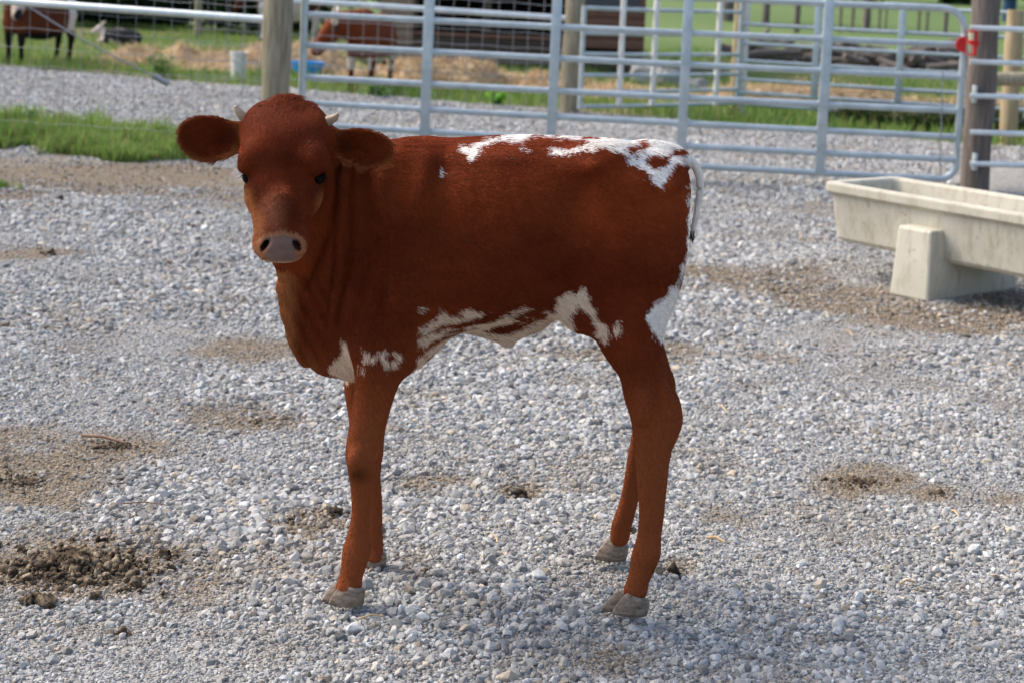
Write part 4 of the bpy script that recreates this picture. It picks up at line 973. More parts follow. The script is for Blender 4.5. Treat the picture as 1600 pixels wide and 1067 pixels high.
def cow(name, px, py, h, yaw, headpos, poll, colf, label, horn=None, hornc=None, hs=1.0):
    g = gnd(px, py); root = empty(name, (g[0], g[1], 0), yaw); tag(root, label, 'cow')
    V, F = cow_mesh(h, headpos, poll, hs); b = mesh_obj('body', V, F, mcoat(name+'_hide', 'hide'), root); add_attr(b, 'hide', colf(V/h), 'FLOAT_COLOR')
    pl = np.array(poll); hp = np.array(headpos); ax = (hp-pl)/np.linalg.norm(hp-pl); sd = np.cross(ax, [0, 0, 1]); sd /= np.linalg.norm(sd); upv = np.cross(sd, ax)
    for s in (-1, 1):
        e = pl+ax*.03+sd*s*.10; Rm = np.stack([sd*s*.9-np.array([0, 0, .35]), ax, upv], 1); Rm[:, 0] /= np.linalg.norm(Rm[:, 0])
        v_, f_ = uvs((0, 0, 0), (.085, .03, .045), 12, 8); v_ = v_@np.stack([Rm[:, 0], ax, np.cross(Rm[:, 0], ax)], 1).T+e+Rm[:, 0]*.05
        mesh_obj('ear', v_*h, f_, M_DKEAR, root)
        if horn:
            mb = MB(); b0 = pl+sd*s*.05+upv*.03; ps = [b0, b0+sd*s*.08*horn, b0+sd*s*.15*horn+np.array([0, 0, .05*horn]), b0+sd*s*.18*horn+np.array([0, 0, .15*horn])]
            mb.tube([p*h for p in ps], [.045*h, .042*h, .030*h, .008*h], 10); mb.build('horn', M_HORNW, root)
    mb = MB(); mb.tube([(.53*h, 0, .84*h), (.60*h, 0, .70*h), (.60*h, 0, .45*h), (.59*h, 0, .28*h)], [.03*h, .022*h, .018*h, .03*h], 8); mb.build('tail', M_HORNW if hornc else M_DKEAR, root)
    for x_ in (-.375, .415):
        for s in (-1, 1):
            mb = MB(); mb.tube([(x_*h, s*.13*h, -.01), (x_*h, s*.13*h, .05*h)], [.055*h, .045*h], 12); mb.build('hoof', M_DKEAR, root)
    return root
M_DKEAR = noisy('dark_hide', [(.3, (.03, .015, .010)), (.7, (.07, .03, .018))], 10, .8)
M_HORNW = noisy('pale_horn', [(.3, (.60, .52, .40)), (.7, (.74, .68, .58))], 10, .5)
def col_red(P):
    n1 = fbm(P, 5, 3, 4)[:, None]; c = np.array([.115, .026, .010])*(1-n1)+np.array([.20, .05, .018])*n1
    w = (P[:, 2] < .42) & (P[:, 2] > .26) & (fbm(P, 6, 2, 14) > .42); c = np.where(w[:, None], np.array([.6, .54, .46]), c)
    c = np.where((P[:, 2] < .20)[:, None], c*.35, c); return c
def col_dark(P):
    n1 = fbm(P, 4, 3, 24)[:, None]; c = np.array([.05, .014, .008])*(1-n1)+np.array([.19, .055, .024])*n1
    c = np.where((P[:, 2] < .42)[:, None], np.array([.016, .012, .012]), c)
    m = (P[:, 1] < -.40); c = np.where((m & (P[:, 2] < .80))[:, None], np.array([.55, .42, .33]), c)
    nose = m & (P[:, 1] < -.535); c = np.where(nose[:, None], np.array([.02, .018, .02]), c)
    r = (P[:, 0] > .36) & (P[:, 2] > .45); c = np.where(r[:, None], np.array([.6, .56, .52]), c); return c
def col_pied(P):
    n1 = fbm(P, 3.2, 3, 34); c = np.where((n1 > .56)[:, None], np.array([.07, .03, .022]), np.array([.55, .53, .52]))
    c = np.where((P[:, 0] < -.45)[:, None], np.array([.08, .03, .022]), c); return c
cow('cow', 577, 141, .84, R_(78), (-.72, .45, .50), (-.66, .22, .83), col_red, 'reddish cow with pale horns feeding by the blue tub', horn=1.7, hs=1.6)
cow('cow', 57, 99, .86, R_(56), (-.77, -.52, .66), (-.52, -.30, .92), col_dark, 'dark brown cow with black legs at the left edge of the picture', hornc=True, hs=1.2)
cow('cow', 446, 66, 1.0, R_(10), (-.80, .0, .50), (-.60, .0, .85), col_pied, 'white and brown cow half hidden behind the grey post')
# resting animal
f = Field(np.arange(-.5, .6, .012), np.arange(-.3, .3, .012), np.arange(-.02, .55, .012))
f.ell((.05, 0, .11), (.30, .15, .13), k=.05); f.tube([(-.15, 0, .12), (-.24, 0, .18), (-.26, 0, .22)], [.07, .055, .05], k=.04); f.tube([(-.25, 0, .22), (-.35, -.02, .17)], [.05, .032], k=.03)
f.ell((.25, -.08, .07), (.11, .06, .06), k=.04); f.ell((-.16, -.09, .05), (.12, .04, .035), k=.04)
V, F = f.mesh(2); F = flipfix(V, F); g = gnd(184, 70); g[2] = 0
ga = empty('goat', g); tag(ga, 'small dark and white animal lying in the grass behind the fence', 'goat'); bb = mesh_obj('body', V, F, mcoat('goat_hide', 'hide'), ga)
cg_ = np.where(((V[:, 0] < -.18) | (fbm(V, 6, 2, 4) > .60))[:, None], np.array([.60, .50, .44]), np.array([.03, .03, .032])); add_attr(bb, 'hide', cg_, 'FLOAT_COLOR')
for s in (-1, 1):
    mb = MB(); mb.tube([(-.25, s*.03, .25), (-.22, s*.05, .30), (-.19, s*.06, .33)], [.014, .011, .003], 8); mb.build('horn', M_HORNW, ga)

# ------------------------------------------------------------------ bucket and tub
g = gnd(372, 123); bk = empty('bucket', (g[0], g[1], 0)); tag(bk, 'white plastic bucket standing in front of the hay left of the post', 'bucket')
def shell(r0, r1, h, th, n_=28, sx=1, sy=1):
    prof = [(r0*.96, 0), (r0, .01), (r0+(r1-r0)*.9, h*.88), (r1*1.04, h*.90), (r1*1.04, h), (r1*.97, h), (r0-th, th)]
    V = []; F = []
    for r, z in prof:
        for k in range(n_): V.append((r*sx*math.cos(2*math.pi*k/n_), r*sy*math.sin(2*math.pi*k/n_), z))
    for i in range(len(prof)-1):
        for k in range(n_): F.append((i*n_+k, i*n_+(k+1) % n_, (i+1)*n_+(k+1) % n_, (i+1)*n_+k))
    F.append(tuple(range(n_))[::-1]); F.append(tuple((len(prof)-1)*n_+k for k in range(n_))); return V, F
v_, f_ = shell(.075, .09, .29, .005); mesh_obj('shell', v_, f_, M_WHITE, bk, False)
mb = MB(); mb.tube([(.093*math.cos(a), -.02-.06*math.sin(a), .26-.06*math.sin(a)) for a in np.linspace(0, math.pi, 14)], .003, 6); mb.build('handle', M_WIRE, bk)
M_BLUE = noisy('blue_plastic', [(.3, (.02, .25, .62)), (.7, (.04, .38, .78))], 4, .45)
g = gnd(479, 117); tb = empty('tub', (g[0], g[1], 0)); tag(tb, 'bright blue plastic tub lying behind the left end of the gate', 'tub')
v_, f_ = shell(.15, .19, .15, .01, 32, 1, .8); mesh_obj('shell', v_, f_, M_BLUE, tb, False)
for s in (-1, 1):
    mb = MB(); mb.tube([(s*.185, -.04, .11), (s*.225, -.03, .12), (s*.225, .03, .12), (s*.185, .04, .11)], .008, 8); mb.build('handle', M_BLUE, tb)

# ------------------------------------------------------------------ open shed
def planks(name, c0, c1, horiz=True):
    m = mat(name, rough=.85, spec=.15); n = N(m); co = n.coord()
    w_ = n.new('ShaderNodeTexWave'); w_.bands_direction = 'Z' if horiz else 'X'; w_.inputs['Scale'].default_value = 2.2; w_.inputs['Distortion'].default_value = .15; n.l(co, w_.inputs['Vector'])
    t = n.noise(5, 6, .7, n.coord((.8, .8, 8) if horiz else (8, 8, .8)))
    n.color(n.mix(n.ramp(w_.outputs[0], [(.0, (.8, .8, .8)), (.12, (0, 0, 0))]), n.ramp(t.outputs[0], [(.3, c0), (.7, c1)]), tuple(x*.25 for x in c0))); n.bump(w_.outputs[0], .4, .02); return m
M_SIDE = planks('red_brown_siding', (.13, .065, .045), (.24, .13, .09)); M_TAN = planks('tan_siding', (.20, .14, .10), (.32, .23, .17)); M_DK = planks('dark_siding', (.022, .012, .010), (.05, .025, .02))
M_KICK = planks('old_kick_boards', (.06, .045, .035), (.13, .10, .075)); M_METR = noisy('roof_metal', [(.3, (.10, .11, .12)), (.7, (.2, .21, .22))], 6, .5, metal=.6)
SY = 22.0; sx_ = lambda px, z=.5: at(px, 60, SY)[0]
sh = empty('open_shed', (sx_(800), SY, 0)); tag(sh, 'open fronted dark wooden shed behind the gate and the hay', 'shed'); ox = sx_(800)
def bx(name, x0, x1, y0, y1, z0, z1, m, par=sh):
    mb = MB(); mb.box(((x0+x1)/2-ox, (y0+y1)/2-SY, (z0+z1)/2), x1-x0, y1-y0, z1-z0); return mb.build(name, m, par, False, bevel=.004)
xa, xb, xc, xd = sx_(600), sx_(645), sx_(905), sx_(1000)
bx('front_panel', xa, xb, SY, SY+.08, .22, 2.5, M_TAN); bx('front_panel', xc, xd, SY, SY+.08, .28, .80, M_SIDE)
bx('window_band', xc, xd, SY+.02, SY+.06, .80, 1.25, mat('window_glass', (.04, .05, .07), .15, 0, .6)); bx('front_panel', xc, xd, SY, SY+.08, 1.25, 2.5, M_SIDE)
bx('kick_board', xa, xd, SY-.02, SY+.1, -.02, .22, M_KICK); bx('kick_board', xb, xc, SY+.0, SY+.06, .225, .34, M_KICK); bx('side_rail', xb, xc, SY+.03, SY+.08, .36, .42, M_SIDE)
bx('side_wall', xa-.06, xa, SY, SY+4, 0, 2.5, M_TAN); bx('side_wall', xd, xd+.06, SY, SY+4, 0, 2.5, M_SIDE); bx('back_wall', xa, xd, SY+4, SY+4.08, 0, 2.5, M_DK)
mb = MB(); mb.add([(xa-.3-ox, -.5, 2.75), (xd+.3-ox, -.5, 2.75), (xd+.3-ox, 4.4, 2.4), (xa-.3-ox, 4.4, 2.4), (xa-.3-ox, -.5, 2.70), (xd+.3-ox, -.5, 2.70), (xd+.3-ox, 4.4, 2.35), (xa-.3-ox, 4.4, 2.35)],
       [(0, 1, 2, 3), (7, 6, 5, 4), (0, 4, 5, 1), (1, 5, 6, 2), (2, 6, 7, 3), (3, 7, 4, 0)]); mb.build('roof', M_METR, sh, False)
for px_ in (645, 760, 905): bx('post', sx_(px_)-.05, sx_(px_)+.05, SY+.1, SY+.2, 0, 2.5, M_KICK)
# concrete blocks beside the shed
M_CONC = noisy('rough_concrete', [(.3, (.22, .22, .22)), (.7, (.42, .41, .39))], 4, .9, bump=.6, bdist=.03)
def rock(sx, sy, sz, seed, n_=3):
    bm = bmesh.new(); bmesh.ops.create_icosphere(bm, subdivisions=n_, radius=.5)
    for v in bm.verts:
        c = v.co.normalized(); q = max(abs(c.x), abs(c.y), abs(c.z)); k = (1/q)**.7
        d = float(fbm(np.array([[c.x, c.y, c.z]]), 2.2, 3, seed)[0]-.5)*.35; v.co = Vector((c.x*k*sx, c.y*k*sy, c.z*k*sz))*(.5+d*.5)
    me = bpy.data.meshes.new('rock'); bm.to_mesh(me); bm.free(); me.materials.append(M_CONC); return me
for i, (px, py, a, b, c, lb) in enumerate(((1010, 128, .42, .3, .26, 'pale concrete block beside the right corner of the shed'), (1048, 131, .5, .3, .22, 'flat broken concrete block right of the paler block'),
        (1088, 139, .26, .25, .14, 'small broken concrete lump nearest the white uprights'))):
    g = gnd(px, py); o = bpy.data.objects.new('concrete_block', rock(a, b, c, i*9+3)); COL.objects.link(o); o.location = (g[0], g[1], c*.3); o.rotation_euler = (0, .1*i, i*.8); tag(o, lb, 'block', 'concrete blocks by the shed')

# ------------------------------------------------------------------ grass, weeds, hay
def blades(name, label, X, Y, h, wd, c0, c1, seed=0, zf=None, kind='stuff', droop=.5, catn='grass', parent=None, origin=(0, 0, 0)):
    n_ = len(X); r = np.random.default_rng(seed); a = r.uniform(0, 2*math.pi, n_); h = h*r.uniform(.5, 1.3, n_); wd = wd*r.uniform(.7, 1.3, n_)
    ln = r.uniform(0, droop, n_)*h; b = a+r.normal(0, .6, n_)+1.57; z0 = zf(X, Y) if zf else X*0
    V = np.zeros((n_, 5, 3)); cx, sx = np.cos(a)*wd, np.sin(a)*wd; lx, ly = np.cos(b)*ln, np.sin(b)*ln
    for i, (t, s, k) in enumerate(((0, 1, 1), (0, -1, 1), (.55, .8, .35), (.55, -.8, .35), (1, 0, 1))):
        tt = [0, 0, .3, .3, 1][i]; V[:, i] = np.stack([X+cx*s*.5+lx*tt, Y+sx*s*.5+ly*tt, z0+h*t*(1-.25*tt)], 1)
    k = np.arange(n_)[:, None]*5; F4 = np.concatenate([k+[0, 1, 3, 2]], 1); F3 = k+[2, 3, 4]
    V[:, :, :] -= np.array(origin); Vv = V.reshape(-1, 3)
    me = bpy.data.meshes.new(name); me.vertices.add(len(Vv)); me.vertices.foreach_set('co', Vv.astype(np.float32).ravel())
    me.loops.add(n_*7); li = np.concatenate([F4, F3], 1).ravel(); me.loops.foreach_set('vertex_index', li.astype(np.int32))
    me.polygons.add(n_*2); st = (np.arange(n_)[:, None]*7+[0, 4]).ravel(); me.polygons.foreach_set('loop_start', st.astype(np.int32)); me.update(calc_edges=True)
    o = bpy.data.objects.new(name, me); COL.objects.link(o)
    t = np.clip(r.random(n_)*.6+.4*fbm(np.stack([X, Y, X*0], 1), 1.5, 2, seed), 0, 1)[:, None]; c = np.array(c0)*(1-t)+np.array(c1)*t
    dry = (r.random(n_) < .10)[:, None]; c = np.where(dry, np.array([.30, .24, .11]), c) if catn == 'grass' else c
    add_attr(o, 'tint', np.repeat(c, 5, 0), 'FLOAT_COLOR'); me.materials.append(M_BLADE)
    if kind: tag(o, label, catn, kind=kind)
    if parent is not None: o.parent = parent
    return o
M_BLADE = mat('blade', rough=.6, spec=.2); n = N(M_BLADE); n.color(n.attr('tint').outputs['Color'])
n.b.inputs['Subsurface Weight'].default_value = 0
tl_ = n.new('ShaderNodeBsdfTranslucent'); n.l(n.attr('tint').outputs['Color'], tl_.inputs[0]); mxs = n.new('ShaderNodeMixShader'); mxs.inputs[0].default_value = .35
outn = [q for q in n.t.nodes if q.type == 'OUTPUT_MATERIAL'][0]; n.l(n.b.outputs[0], mxs.inputs[1]); n.l(tl_.outputs[0], mxs.inputs[2]); n.l(mxs.outputs[0], outn.inputs[0])
def pxband(n_, polyp, seed=0):
    r = np.random.default_rng(seed); xs_, ys_ = zip(*polyp); G = np.array([gnd(x, y) for x, y in polyp])
    pl = [(p[0], p[1]) for p in G]; X = r.uniform(G[:, 0].min(), G[:, 0].max(), n_*3); Y = r.uniform(G[:, 1].min(), G[:, 1].max(), n_*3)
    jx = X+(vnoise(np.stack([X, Y, X*0], 1), 2.5, 5)-.5)*.5; jy = Y+(vnoise(np.stack([X, Y, X*0], 1), 2.5, 15)-.5)*.7
    k = inpoly(jx, jy, pl); X, Y = X[k][:n_], Y[k][:n_]; k = (fbm(np.stack([X, Y, X*0], 1), 3.5, 3, 33)+.25*RNG.random(len(X))) > .50; return X[k], Y[k]
G0, G1 = (.10, .19, .035), (.34, .46, .12)
X, Y = pxband(38000, [(-120, 196), (100, 200), (200, 203), (300, 212), (345, 225), (340, 246), (240, 252), (160, 246), (80, 243), (0, 236), (-120, 240)], 1)
rt = np.random.default_rng(77); tc = rt.integers(0, len(X), 110); tn_ = 55; X = np.concatenate([X, (X[tc][:, None]+rt.normal(0, .045, (110, tn_))).ravel()]); Y = np.concatenate([Y, (Y[tc][:, None]+rt.normal(0, .045, (110, tn_))).ravel()])
blades('grass_strip', 'green grass strip along the foot of the left wire fence', X, Y, np.concatenate([.02+.12*vnoise(np.stack([X, Y, X*0], 1), 3.2, 9)[:len(X)-6050]**1.5, np.repeat(rt.uniform(.08, .22, 110), 55)]), .010, G0, G1, 1, hgt)
X, Y = pxband(4500, [(-120, 282), (0, 284), (30, 290), (45, 296), (10, 306), (-120, 312)], 2)
blades('grass_tuft', 'small green grass patch at the left edge on the gravel', X, Y, .06, .008, G0, G1, 2, hgt)
r_ = np.random.default_rng(5); n_ = 90000; X = r_.uniform(-8.5, 8.5, n_); Y = r_.uniform(13, 30, n_)
rf = road_far(X)+.2*(vnoise(np.stack([X, Y, X*0], 1), 2., 8)-.5)
edge = (Y-rf); dens = np.where(edge < 2.2, 1, .55); patch = fbm(np.stack([X, Y, X*0], 1), .55, 3, 6)
k = (edge > 0) & (r_.random(n_) < dens) & ((patch > .42) | (edge < 1.3)) & ~((np.abs(X-.0) < 1.9) & (Y > 21.8)); X, Y, edge = X[k], Y[k], edge[k]
blades('meadow_grass', 'green grass growing along the far side of the lane', X, Y, np.where(edge < 1.2, .13, .09), .013, G0, (.26, .37, .09), 5)
X, Y = pxband(9000, [(1285, 198), (1400, 202), (1520, 206), (1620, 210), (1620, 190), (1500, 186), (1300, 180)], 12)
blades('tall_weeds', 'dark tangled weeds under the far gate on the right', X, Y, .20, .018, (.012, .028, .010), (.05, .09, .025), 12, droop=.9)
def weed(px, py, h, wd, n_, c0, c1, label, seed):
    g = gnd(px, py); g[2] = 0; r = np.random.default_rng(seed); root = empty('weed', g); tag(root, label, 'weed', 'leafy weeds beyond the fence')
    mb = MB()
    tips = []
    for k in range(7):
        a = r.uniform(0, 6.28); q = np.array([math.cos(a)*wd*.35, math.sin(a)*wd*.35, h*r.uniform(.6, 1)]); mb.tube([(0, 0, 0), q*.5+[0, 0, h*.1], q], [.006, .005, .003], 5); tips.append(q)
    mb.build('stem', M_BLADE_D, root)
    V = []; F = []
    for k in range(n_):
        t = tips[r.integers(7)]; p = t*r.uniform(.25, 1)+r.normal(0, wd*.13, 3); p[2] = max(p[2], .02); a = r.uniform(0, 6.28); l = r.uniform(.03, .06); d_ = np.array([math.cos(a), math.sin(a), r.uniform(-.3, .5)])*l; s_ = np.array([-d_[1], d_[0], r.uniform(-.02, .02)])*.45
        i0 = len(V); V += [p, p+d_*.5+s_, p+d_, p+d_*.5-s_]; F.append((i0, i0+1, i0+2, i0+3))
    o = mesh_obj('leaves', V, F, M_BLADE, root, False); t = r.random(n_)[:, None]; add_attr(o, 'tint', np.repeat(np.array(c0)*(1-t)+np.array(c1)*t, 4, 0), 'FLOAT_COLOR')
M_BLADE_D = noisy('weed_stem', [(.3, (.05, .09, .02)), (.7, (.1, .16, .04))], 8, .8)
weed(255, 126, .28, .36, 260, (.04, .12, .02), (.14, .30, .05), 'bushy green weed at the lane edge left of the white bucket', 1)
weed(592, 154, .20, .30, 240, (.10, .22, .05), (.26, .42, .12), 'pale green weed at the feet of the reddish cow', 2)
weed(778, 168, .17, .18, 160, (.12, .34, .03), (.22, .50, .06), 'small bright green weed in front of the shed', 3)
weed(40, 200, .16, .2, 120, (.12, .25, .06), (.4, .5, .3), 'pale flowering weed in the left grass strip', 4)
# hay, spread in heaps
A_h, B_h = gnd(215, 107), gnd(1600, 176)
def hay(name, label, x0, y0, x1, y1, wd, hmax, seed, ns):
    r = np.random.default_rng(seed); a, b = gnd(x0, y0), gnd(x1, y1); L = np.hypot(*(b-a)[:2]); d = (b-a)/L; s_ = np.array([-d[1], d[0], 0])
    nu, nv = int(L/.06), int(wd/.06); U, W_ = np.meshgrid(np.linspace(0, L, nu), np.linspace(-wd/2, wd/2, nv), indexing='ij')
    P = a+U[..., None]*d+W_[..., None]*s_; m = fbm(P.reshape(-1, 3)*[1, 1, 0], 1.1, 3, seed).reshape(U.shape); e = np.minimum(np.minimum(U, L-U)/.4, (wd/2-np.abs(W_))/.35).clip(0, 1)
    hz_ = hmax*smooth(.30, .68, m)*smooth(0, 1, e)*1.0+.05*(fbm(P.reshape(-1, 3), 9, 2, 4).reshape(U.shape)-.5)*e+.02*e-.01; P[..., 2] = hz_
    ii = np.arange(nu*nv).reshape(nu, nv); F = np.stack([ii[:-1, :-1], ii[1:, :-1], ii[1:, 1:], ii[:-1, 1:]], -1).reshape(-1, 4)
    ctr_ = P.mean((0, 1))*[1, 1, 0]
    V1 = P.reshape(-1, 3)-ctr_
    k = r.integers(0, nu*nv, ns); k = k[e.ravel()[k] > .15]; p = V1[k]; aa = r.uniform(0, 6.28, len(k)); l = r.uniform(.05, .14, len(k)); q = np.stack([np.cos(aa)*l, np.sin(aa)*l, r.normal(.02, .03, len(k))], 1); w_ = np.stack([-np.sin(aa), np.cos(aa), aa*0], 1)*.003
    S4 = np.stack([p-w_+[0, 0, .005], p+w_+[0, 0, .005], p+q+w_+[0, 0, .01], p+q-w_+[0, 0, .01]], 1).reshape(-1, 3); F2 = np.arange(len(S4)).reshape(-1, 4)+len(V1)
    o = mesh_obj(name, np.concatenate([V1, S4]), np.concatenate([F, F2]), M_HAY, None, False); o.location = ctr_; tag(o, label, 'hay', kind='stuff')
M_HAY = noisy('hay', [(.25, (.30, .20, .11)), (.5, (.52, .38, .22)), (.75, (.72, .56, .36))], 14, .9, bump=.8, bscale=60, bdist=.02)
hay('hay_heap', 'pale straw heaped behind the white bucket and the post', 150, 96, 560, 112, 1.6, .24, 3, 9000)
hay('hay_heap', 'pale straw spread before the dark shed', 560, 118, 905, 139, 2.2, .26, 8, 14000)
hay('hay_heap', 'straw scattered behind the far pipe gates', 905, 148, 1620, 173, 1.3, .16, 14, 12000)

# ------------------------------------------------------------------ log pile, hedge, trees, far posts
mb = MB(); g0 = gnd(1335, 108); r = np.random.default_rng(4)
for k in range(90):
    x = r.uniform(-1.75, 1.75); z = abs(r.normal(0, .16))+.05; L = r.uniform(.3, 1.3); a = r.normal(0, .45); e = r.normal(0, .18); rad = r.uniform(.015, .075)
    d_ = np.array([math.cos(a)*math.cos(e), math.sin(a)*math.cos(e), math.sin(e)])*L/2; c = np.array([x, r.normal(0, .4), min(z, .42)])
    mb.tube([c-d_, c+r.normal(0, .02, 3), c+d_], [rad, rad*.95, rad*.8], 9, jit=.1)
o = mb.build('log_pile', M_WOODD); o.location = (g0[0], g0[1], 0); tag(o, 'long pile of old logs and branches beyond the far gates', 'log pile', kind='stuff')
def leafmass(name, label, cx, cy, L, D, H, n_, c0, c1, seed, kind='stuff', size=.07, parent=None, z0=0, cat='hedge', yaw=0):
    r = np.random.default_rng(seed); nc = max(6, int(L*3)); C = np.stack([r.uniform(-L/2, L/2, nc), r.uniform(-D/2, D/2, nc), z0+r.uniform(.15, 1, nc)*H*.8], 1); R3 = r.uniform(.25, .6, nc)*min(H, 1.6)
    i = r.integers(0, nc, n_); d_ = r.normal(0, 1, (n_, 3)); d_ /= np.linalg.norm(d_, axis=1)[:, None]; p = C[i]+d_*(R3[i]*r.uniform(.4, 1, n_)**.5)[:, None]; p[:, 2] = np.abs(p[:, 2]-z0)+z0
    a = r.normal(0, 1, (n_, 3)); a /= np.linalg.norm(a, axis=1)[:, None]; b = np.cross(a, d_); b /= np.maximum(np.linalg.norm(b, axis=1), 1e-3)[:, None]; s_ = (size*r.uniform(.5, 1.3, n_))[:, None]
    V = np.stack([p, p+a*s_*.5+b*s_*.3, p+a*s_, p+a*s_*.5-b*s_*.3], 1).reshape(-1, 3); F = np.arange(len(V)).reshape(-1, 4)
    o = mesh_obj(name, V, F, M_BLADE, parent, False); t = (r.random(n_)*.5+.5*r.random(nc)[i])[:, None]; add_attr(o, 'tint', np.repeat(np.array(c0)*(1-t)+np.array(c1)*t, 4, 0), 'FLOAT_COLOR')
    if parent is None: o.location = (cx, cy, 0); o.rotation_euler = (0, 0, yaw); tag(o, label, cat, kind=kind)
    return o
leafmass('hedge', 'dark green undergrowth far behind the left fence', -4.9, 29.5, 7.5, 1.6, 2.2, 42000, (.006, .018, .008), (.03, .07, .02), 3, size=.17)
leafmass('tree_line', 'distant line of trees closing the green field', 10, 150, 150, 8, 9, 9000, (.015, .035, .012), (.05, .10, .03), 6, size=2.2, cat='trees')
def tree(px, py, w_, H, label, seed):
    g = gnd(px, py); root = empty('tree', (g[0], g[1], 0)); tag(root, label, 'tree', 'trees behind the far gates'); r = random.Random(seed)
    mb = MB(); mb.tube([(0, 0, -.1), (.03, 0, H*.2), (-.04, .05, H*.45), (.05, 0, H*.8)], [w_*.6, w_*.5, w_*.4, w_*.12], 14, jit=.06)
    for k in range(7):
        z = H*r.uniform(.35, .7); a = r.uniform(0, 6.28); l = H*.28; mb.tube([(0, 0, z), (math.cos(a)*l*.5, math.sin(a)*l*.5, z+l*.35), (math.cos(a)*l, math.sin(a)*l, z+l*.6)], [w_*.2, w_*.12, w_*.04], 8)
    mb.build('trunk', M_WOODD, root)
    leafmass('crown', '', 0, 0, H*.65, H*.6, H*.55, 5000, (.02, .05, .012), (.07, .13, .03), seed, parent=root, z0=H*.42, size=.16)
tree(1136, 32, .36, 6.5, 'thick dark tree trunk rising left of the white pipe post', 2)
tree(1196, 36, .20, 5.5, 'thin dark tree trunk right of the white pipe post', 5)
for i, (px, w_, hh, lb) in enumerate(((1244, .17, 1.1, 'dark far field post left of the gate upright'), (1312, .08, 1.0, 'thin far field post just right of the gate upright'), (1331, .09, 1.0, 'second thin far field post right of the gate upright'),
        (1353, .22, 1.15, 'thickest dark post in the far field row'), (1373, .07, .9, 'thin far field post right of the thickest post'), (1383, .06, .85, 'thinnest far field post left of the far gate upright'),
        (1435, .08, .8, 'far field post just right of the far gate upright'), (1448, .08, .8, 'second far field post right of the far gate upright'), (1477, .13, .75, 'dark far field post nearest the rounded gate corner'))):
    post('field_post', px, 50, w_, hh, M_WOODD, (.01, 0), lb, 'post', 'posts in the far field', n=10)
g = gnd(309, 58); post('field_post', 309, 58, .13, 2.2, M_WOOD, (0, 0), 'brown post standing before the dark hedge on the left', 'post', n=10)
for i, (px, py, c_, lb) in enumerate(((1576, 20, (.01, .05, .11), 'dark blue barrel far off in the top right corner'), (213, 10, (.6, .6, .58), 'white barrel far off above the left pipe'))):
    g = gnd(px, py+14 if i == 0 else 10); bq = empty('barrel', (g[0], g[1], 0)); tag(bq, lb, 'barrel'); k_ = 1.0
    v_, f_ = shell(.30, .30, .95, .02); mesh_obj('shell', v_, f_, mat('barrel_%d' % i, c_, .5), bq, False)
    mb = MB(); mb.tube([(.0, 0, .94), (0, 0, .965)], .305, 24); mb.build('lid', mat('lid_%d' % i, tuple(x*.8 for x in c_), .5), bq)
# low gravel mound on the right
mu, mv = np.meshgrid(np.linspace(-1, 1, 40), np.linspace(-1, 1, 30), indexing='ij'); q = np.clip(1-(mu**2+mv**2), 0, 1)
g = gnd(1690, 300); P = np.stack([g[0]+mu*.95, g[1]+mv*.8+.1, .17*q+.03*(fbm(np.stack([mu*3, mv*3, mu*0], -1).reshape(-1, 3), 2, 3, 3).reshape(mu.shape)-.5)*q-.02], -1).reshape(-1, 3)
ii = np.arange(1200).reshape(40, 30); mo = mesh_obj('gravel_mound', P, np.stack([ii[:-1, :-1], ii[1:, :-1], ii[1:, 1:], ii[:-1, 1:]], -1).reshape(-1, 4), mg); mo['kind'] = 'structure'; add_attr(mo, 'dirt', np.full(len(P), .12))

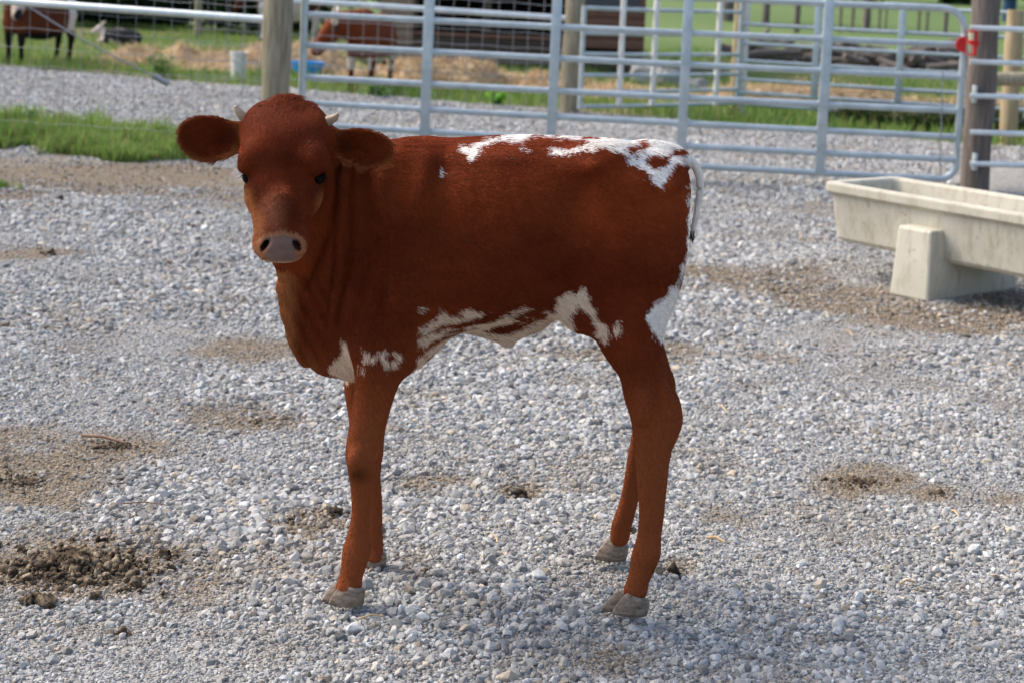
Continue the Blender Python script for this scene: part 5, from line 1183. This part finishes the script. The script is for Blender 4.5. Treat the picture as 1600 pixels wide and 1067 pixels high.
# ------------------------------------------------------------------ dung, crumbs and straws on the gravel
M_DUNG = noisy('dung', [(.36, (.022, .015, .009)), (.46, (.085, .058, .035)), (.55, (.20, .148, .095)), (.66, (.40, .32, .22))], 22, .95, bump=1.0, bscale=170, bdist=.006, dist=1.5)
M_DUNGD = noisy('dark_dung', [(.3, (.018, .014, .010)), (.7, (.07, .05, .03))], 30, .9, bump=.7, bdist=.004)
def dung(px, py, rx, ry, h, n_, m, label, seed, smax=.012, stuff=False):
    g = gnd(px, py); r = np.random.default_rng(seed); mb = MB(); z0 = float(hgt(g[:1], g[1:2])[0])+.004
    if h > .009:                              # lumpy mound under the crumbs
        nu = max(14, int(rx*2/.006)); nv = max(12, int(ry*2/.006)); U, W_ = np.meshgrid(np.linspace(-1.1, 1.1, nu), np.linspace(-1.1, 1.1, nv), indexing='ij')
        Q = np.stack([U*rx, W_*ry, U*0+seed], -1).reshape(-1, 3); e = np.clip(1-np.hypot(U, W_)*(.75+.5*fbm(Q, 18, 2, seed).reshape(U.shape)), -.3, 1)
        z = z0-.004+h*1.0*np.sign(e)*np.abs(e)**.7+(.016*(fbm(Q, 45, 2, 7).reshape(U.shape)-.5)+.020*(fbm(Q, 120, 3, 5).reshape(U.shape)-.5))*smooth(-.2, .3, e)-.004
        ii = np.arange(nu*nv).reshape(nu, nv); mb.add(np.stack([U*rx, W_*ry, z], -1).reshape(-1, 3), np.stack([ii[:-1, :-1], ii[1:, :-1], ii[1:, 1:], ii[:-1, 1:]], -1).reshape(-1, 4))
    for k in range(n_):
        a = r.uniform(0, 6.28); q = min(abs(r.normal(0, .62)), 1.6); s_ = smax*np.clip(np.exp(r.normal(-1.3, .5)), .10, .8)
        c = np.array([math.cos(a)*q*rx, math.sin(a)*q*ry, 0]); c[2] = z0+max(0, h*(1-q))*r.uniform(.6, 1.2)+s_*.15
        bm = bmesh.new(); bmesh.ops.create_icosphere(bm, subdivisions=2, radius=1)
        cc = np.array([list(v.co) for v in bm.verts]); d_ = 1+2.1*(fbm(cc, 2.6, 3, seed*50+k)-.5); st = r.uniform(.55, 1.4, 3); V = cc*d_[:, None]*s_*st+c; F = [tuple(v.index for v in f.verts) for f in bm.faces]; bm.free(); mb.add(V, F)
    nm = 'dung_crumbs' if stuff else 'dung_pile'
    o = mb.build(nm, m); o.location = (g[0], g[1], 0)
    if stuff: tag(o, label, 'dung', kind='stuff')
    else: tag(o, label, 'dung', 'dung piles on the gravel')
    return o
dung(118, 893, .165, .11, .022, 1100, M_DUNG, 'large dark crumbly dung pile at the lower left', 1, .014)
dung(30, 915, .07, .05, .003, 60, M_DUNG, 'light brown dung crumbs left of the largest pile', 2, .009, stuff=True)
dung(60, 945, .06, .03, .012, 40, M_DUNG, 'small dung pile just below the largest pile', 21, .018)
dung(522, 806, .024, .022, .016, 26, M_DUNGD, 'round dung lump left of the near front leg', 3, .014)
dung(455, 812, .05, .035, .003, 40, M_DUNG, 'flat brown dung crumbs left of the round lump', 4, .009, stuff=True)
dung(810, 778, .036, .022, .014, 34, M_DUNGD, 'dark dung lump on the gravel under the belly', 5, .014)
dung(1053, 899, .025, .025, .012, 26, M_DUNGD, 'black dung lump behind the near hind hoof', 6, .012)
dung(1345, 758, .085, .045, .003, 160, M_DUNG, 'scattered light brown dung on the right of the yard', 7, .009, stuff=True)
dung(1465, 776, .035, .022, .003, 26, M_DUNG, 'small brown dung scatter right of the wider one', 8, .009, stuff=True)
dung(405, 658, .06, .05, .003, 46, M_DUNG, 'brown dung crumbs left of the far front leg', 9, .009, stuff=True)
dung(190, 992, .022, .015, .01, 16, M_DUNG, 'small brown lump near the bottom left edge', 10, .011)
dung(662, 896, .03, .02, .003, 18, M_DUNG, 'brown crumbs right of the near front hoof', 11, .009, stuff=True)
dung(80, 402, .05, .03, .012, 18, M_DUNGD, 'dark clod on the gravel far left', 12, .02)
dung(92, 316, .05, .03, .02, 18, M_DUNGD, 'dark clod below the left grass strip', 13, .022)
dung(180, 700, .09, .06, .003, 180, M_DUNG, 'wide thin scatter of brown dung at the left', 14, .009, stuff=True)
dung(40, 755, .11, .07, .003, 220, M_DUNG, 'wide brown scatter at the left edge', 15, .009, stuff=True)
dung(560, 868, .02, .02, .003, 10, M_DUNG, 'tiny brown crumb between the front hooves', 16, .009, stuff=True)
M_STRAW = noisy('straw', [(.3, (.38, .26, .14)), (.7, (.62, .47, .28))], 12, .8); M_TWIG = noisy('twig', [(.3, (.14, .08, .05)), (.7, (.28, .18, .12))], 12, .8)
for i, (x0, y0, x1, y1, r0, m, lb) in enumerate(((1104, 849, 1132, 856, .0042, M_STRAW, 'short thick straw right of the near hind hoof'), (128, 688, 195, 699, .0045, M_TWIG, 'brown twig lying at the left'), (186, 797, 262, 799, .002, M_TWIG, 'thin reddish twig above the largest dung pile'),
        (1404, 922, 1428, 918, .003, M_STRAW, 'pale straw at the right of the yard'), (1122, 642, 1136, 655, .0025, M_STRAW, 'thin straw right of the hind legs'), (771, 846, 777, 858, .0025, M_STRAW, 'tiny straw under the belly'),
        (1486, 806, 1498, 816, .0028, M_STRAW, 'short pale straw near the right dung scatter'), (1322, 520, 1332, 530, .0028, M_STRAW, 'pale straw below the trough foot'), (560, 980, 600, 976, .002, M_STRAW, 'thin straw in front of the near front hoof'))):
    a, b = gnd(x0, y0), gnd(x1, y1); a[2] = b[2] = float(hgt(a[:1], a[1:2])[0])+.017; c = (a+b)/2; mb = MB(); mb.tube([a-c, np.array([0, .004, .005]), b-c], [r0, r0*.9, r0*.7], 7)
    o = mb.build('straw' if m is M_STRAW else 'twig', m); o.location = c; tag(o, lb, 'straw' if m is M_STRAW else 'twig')
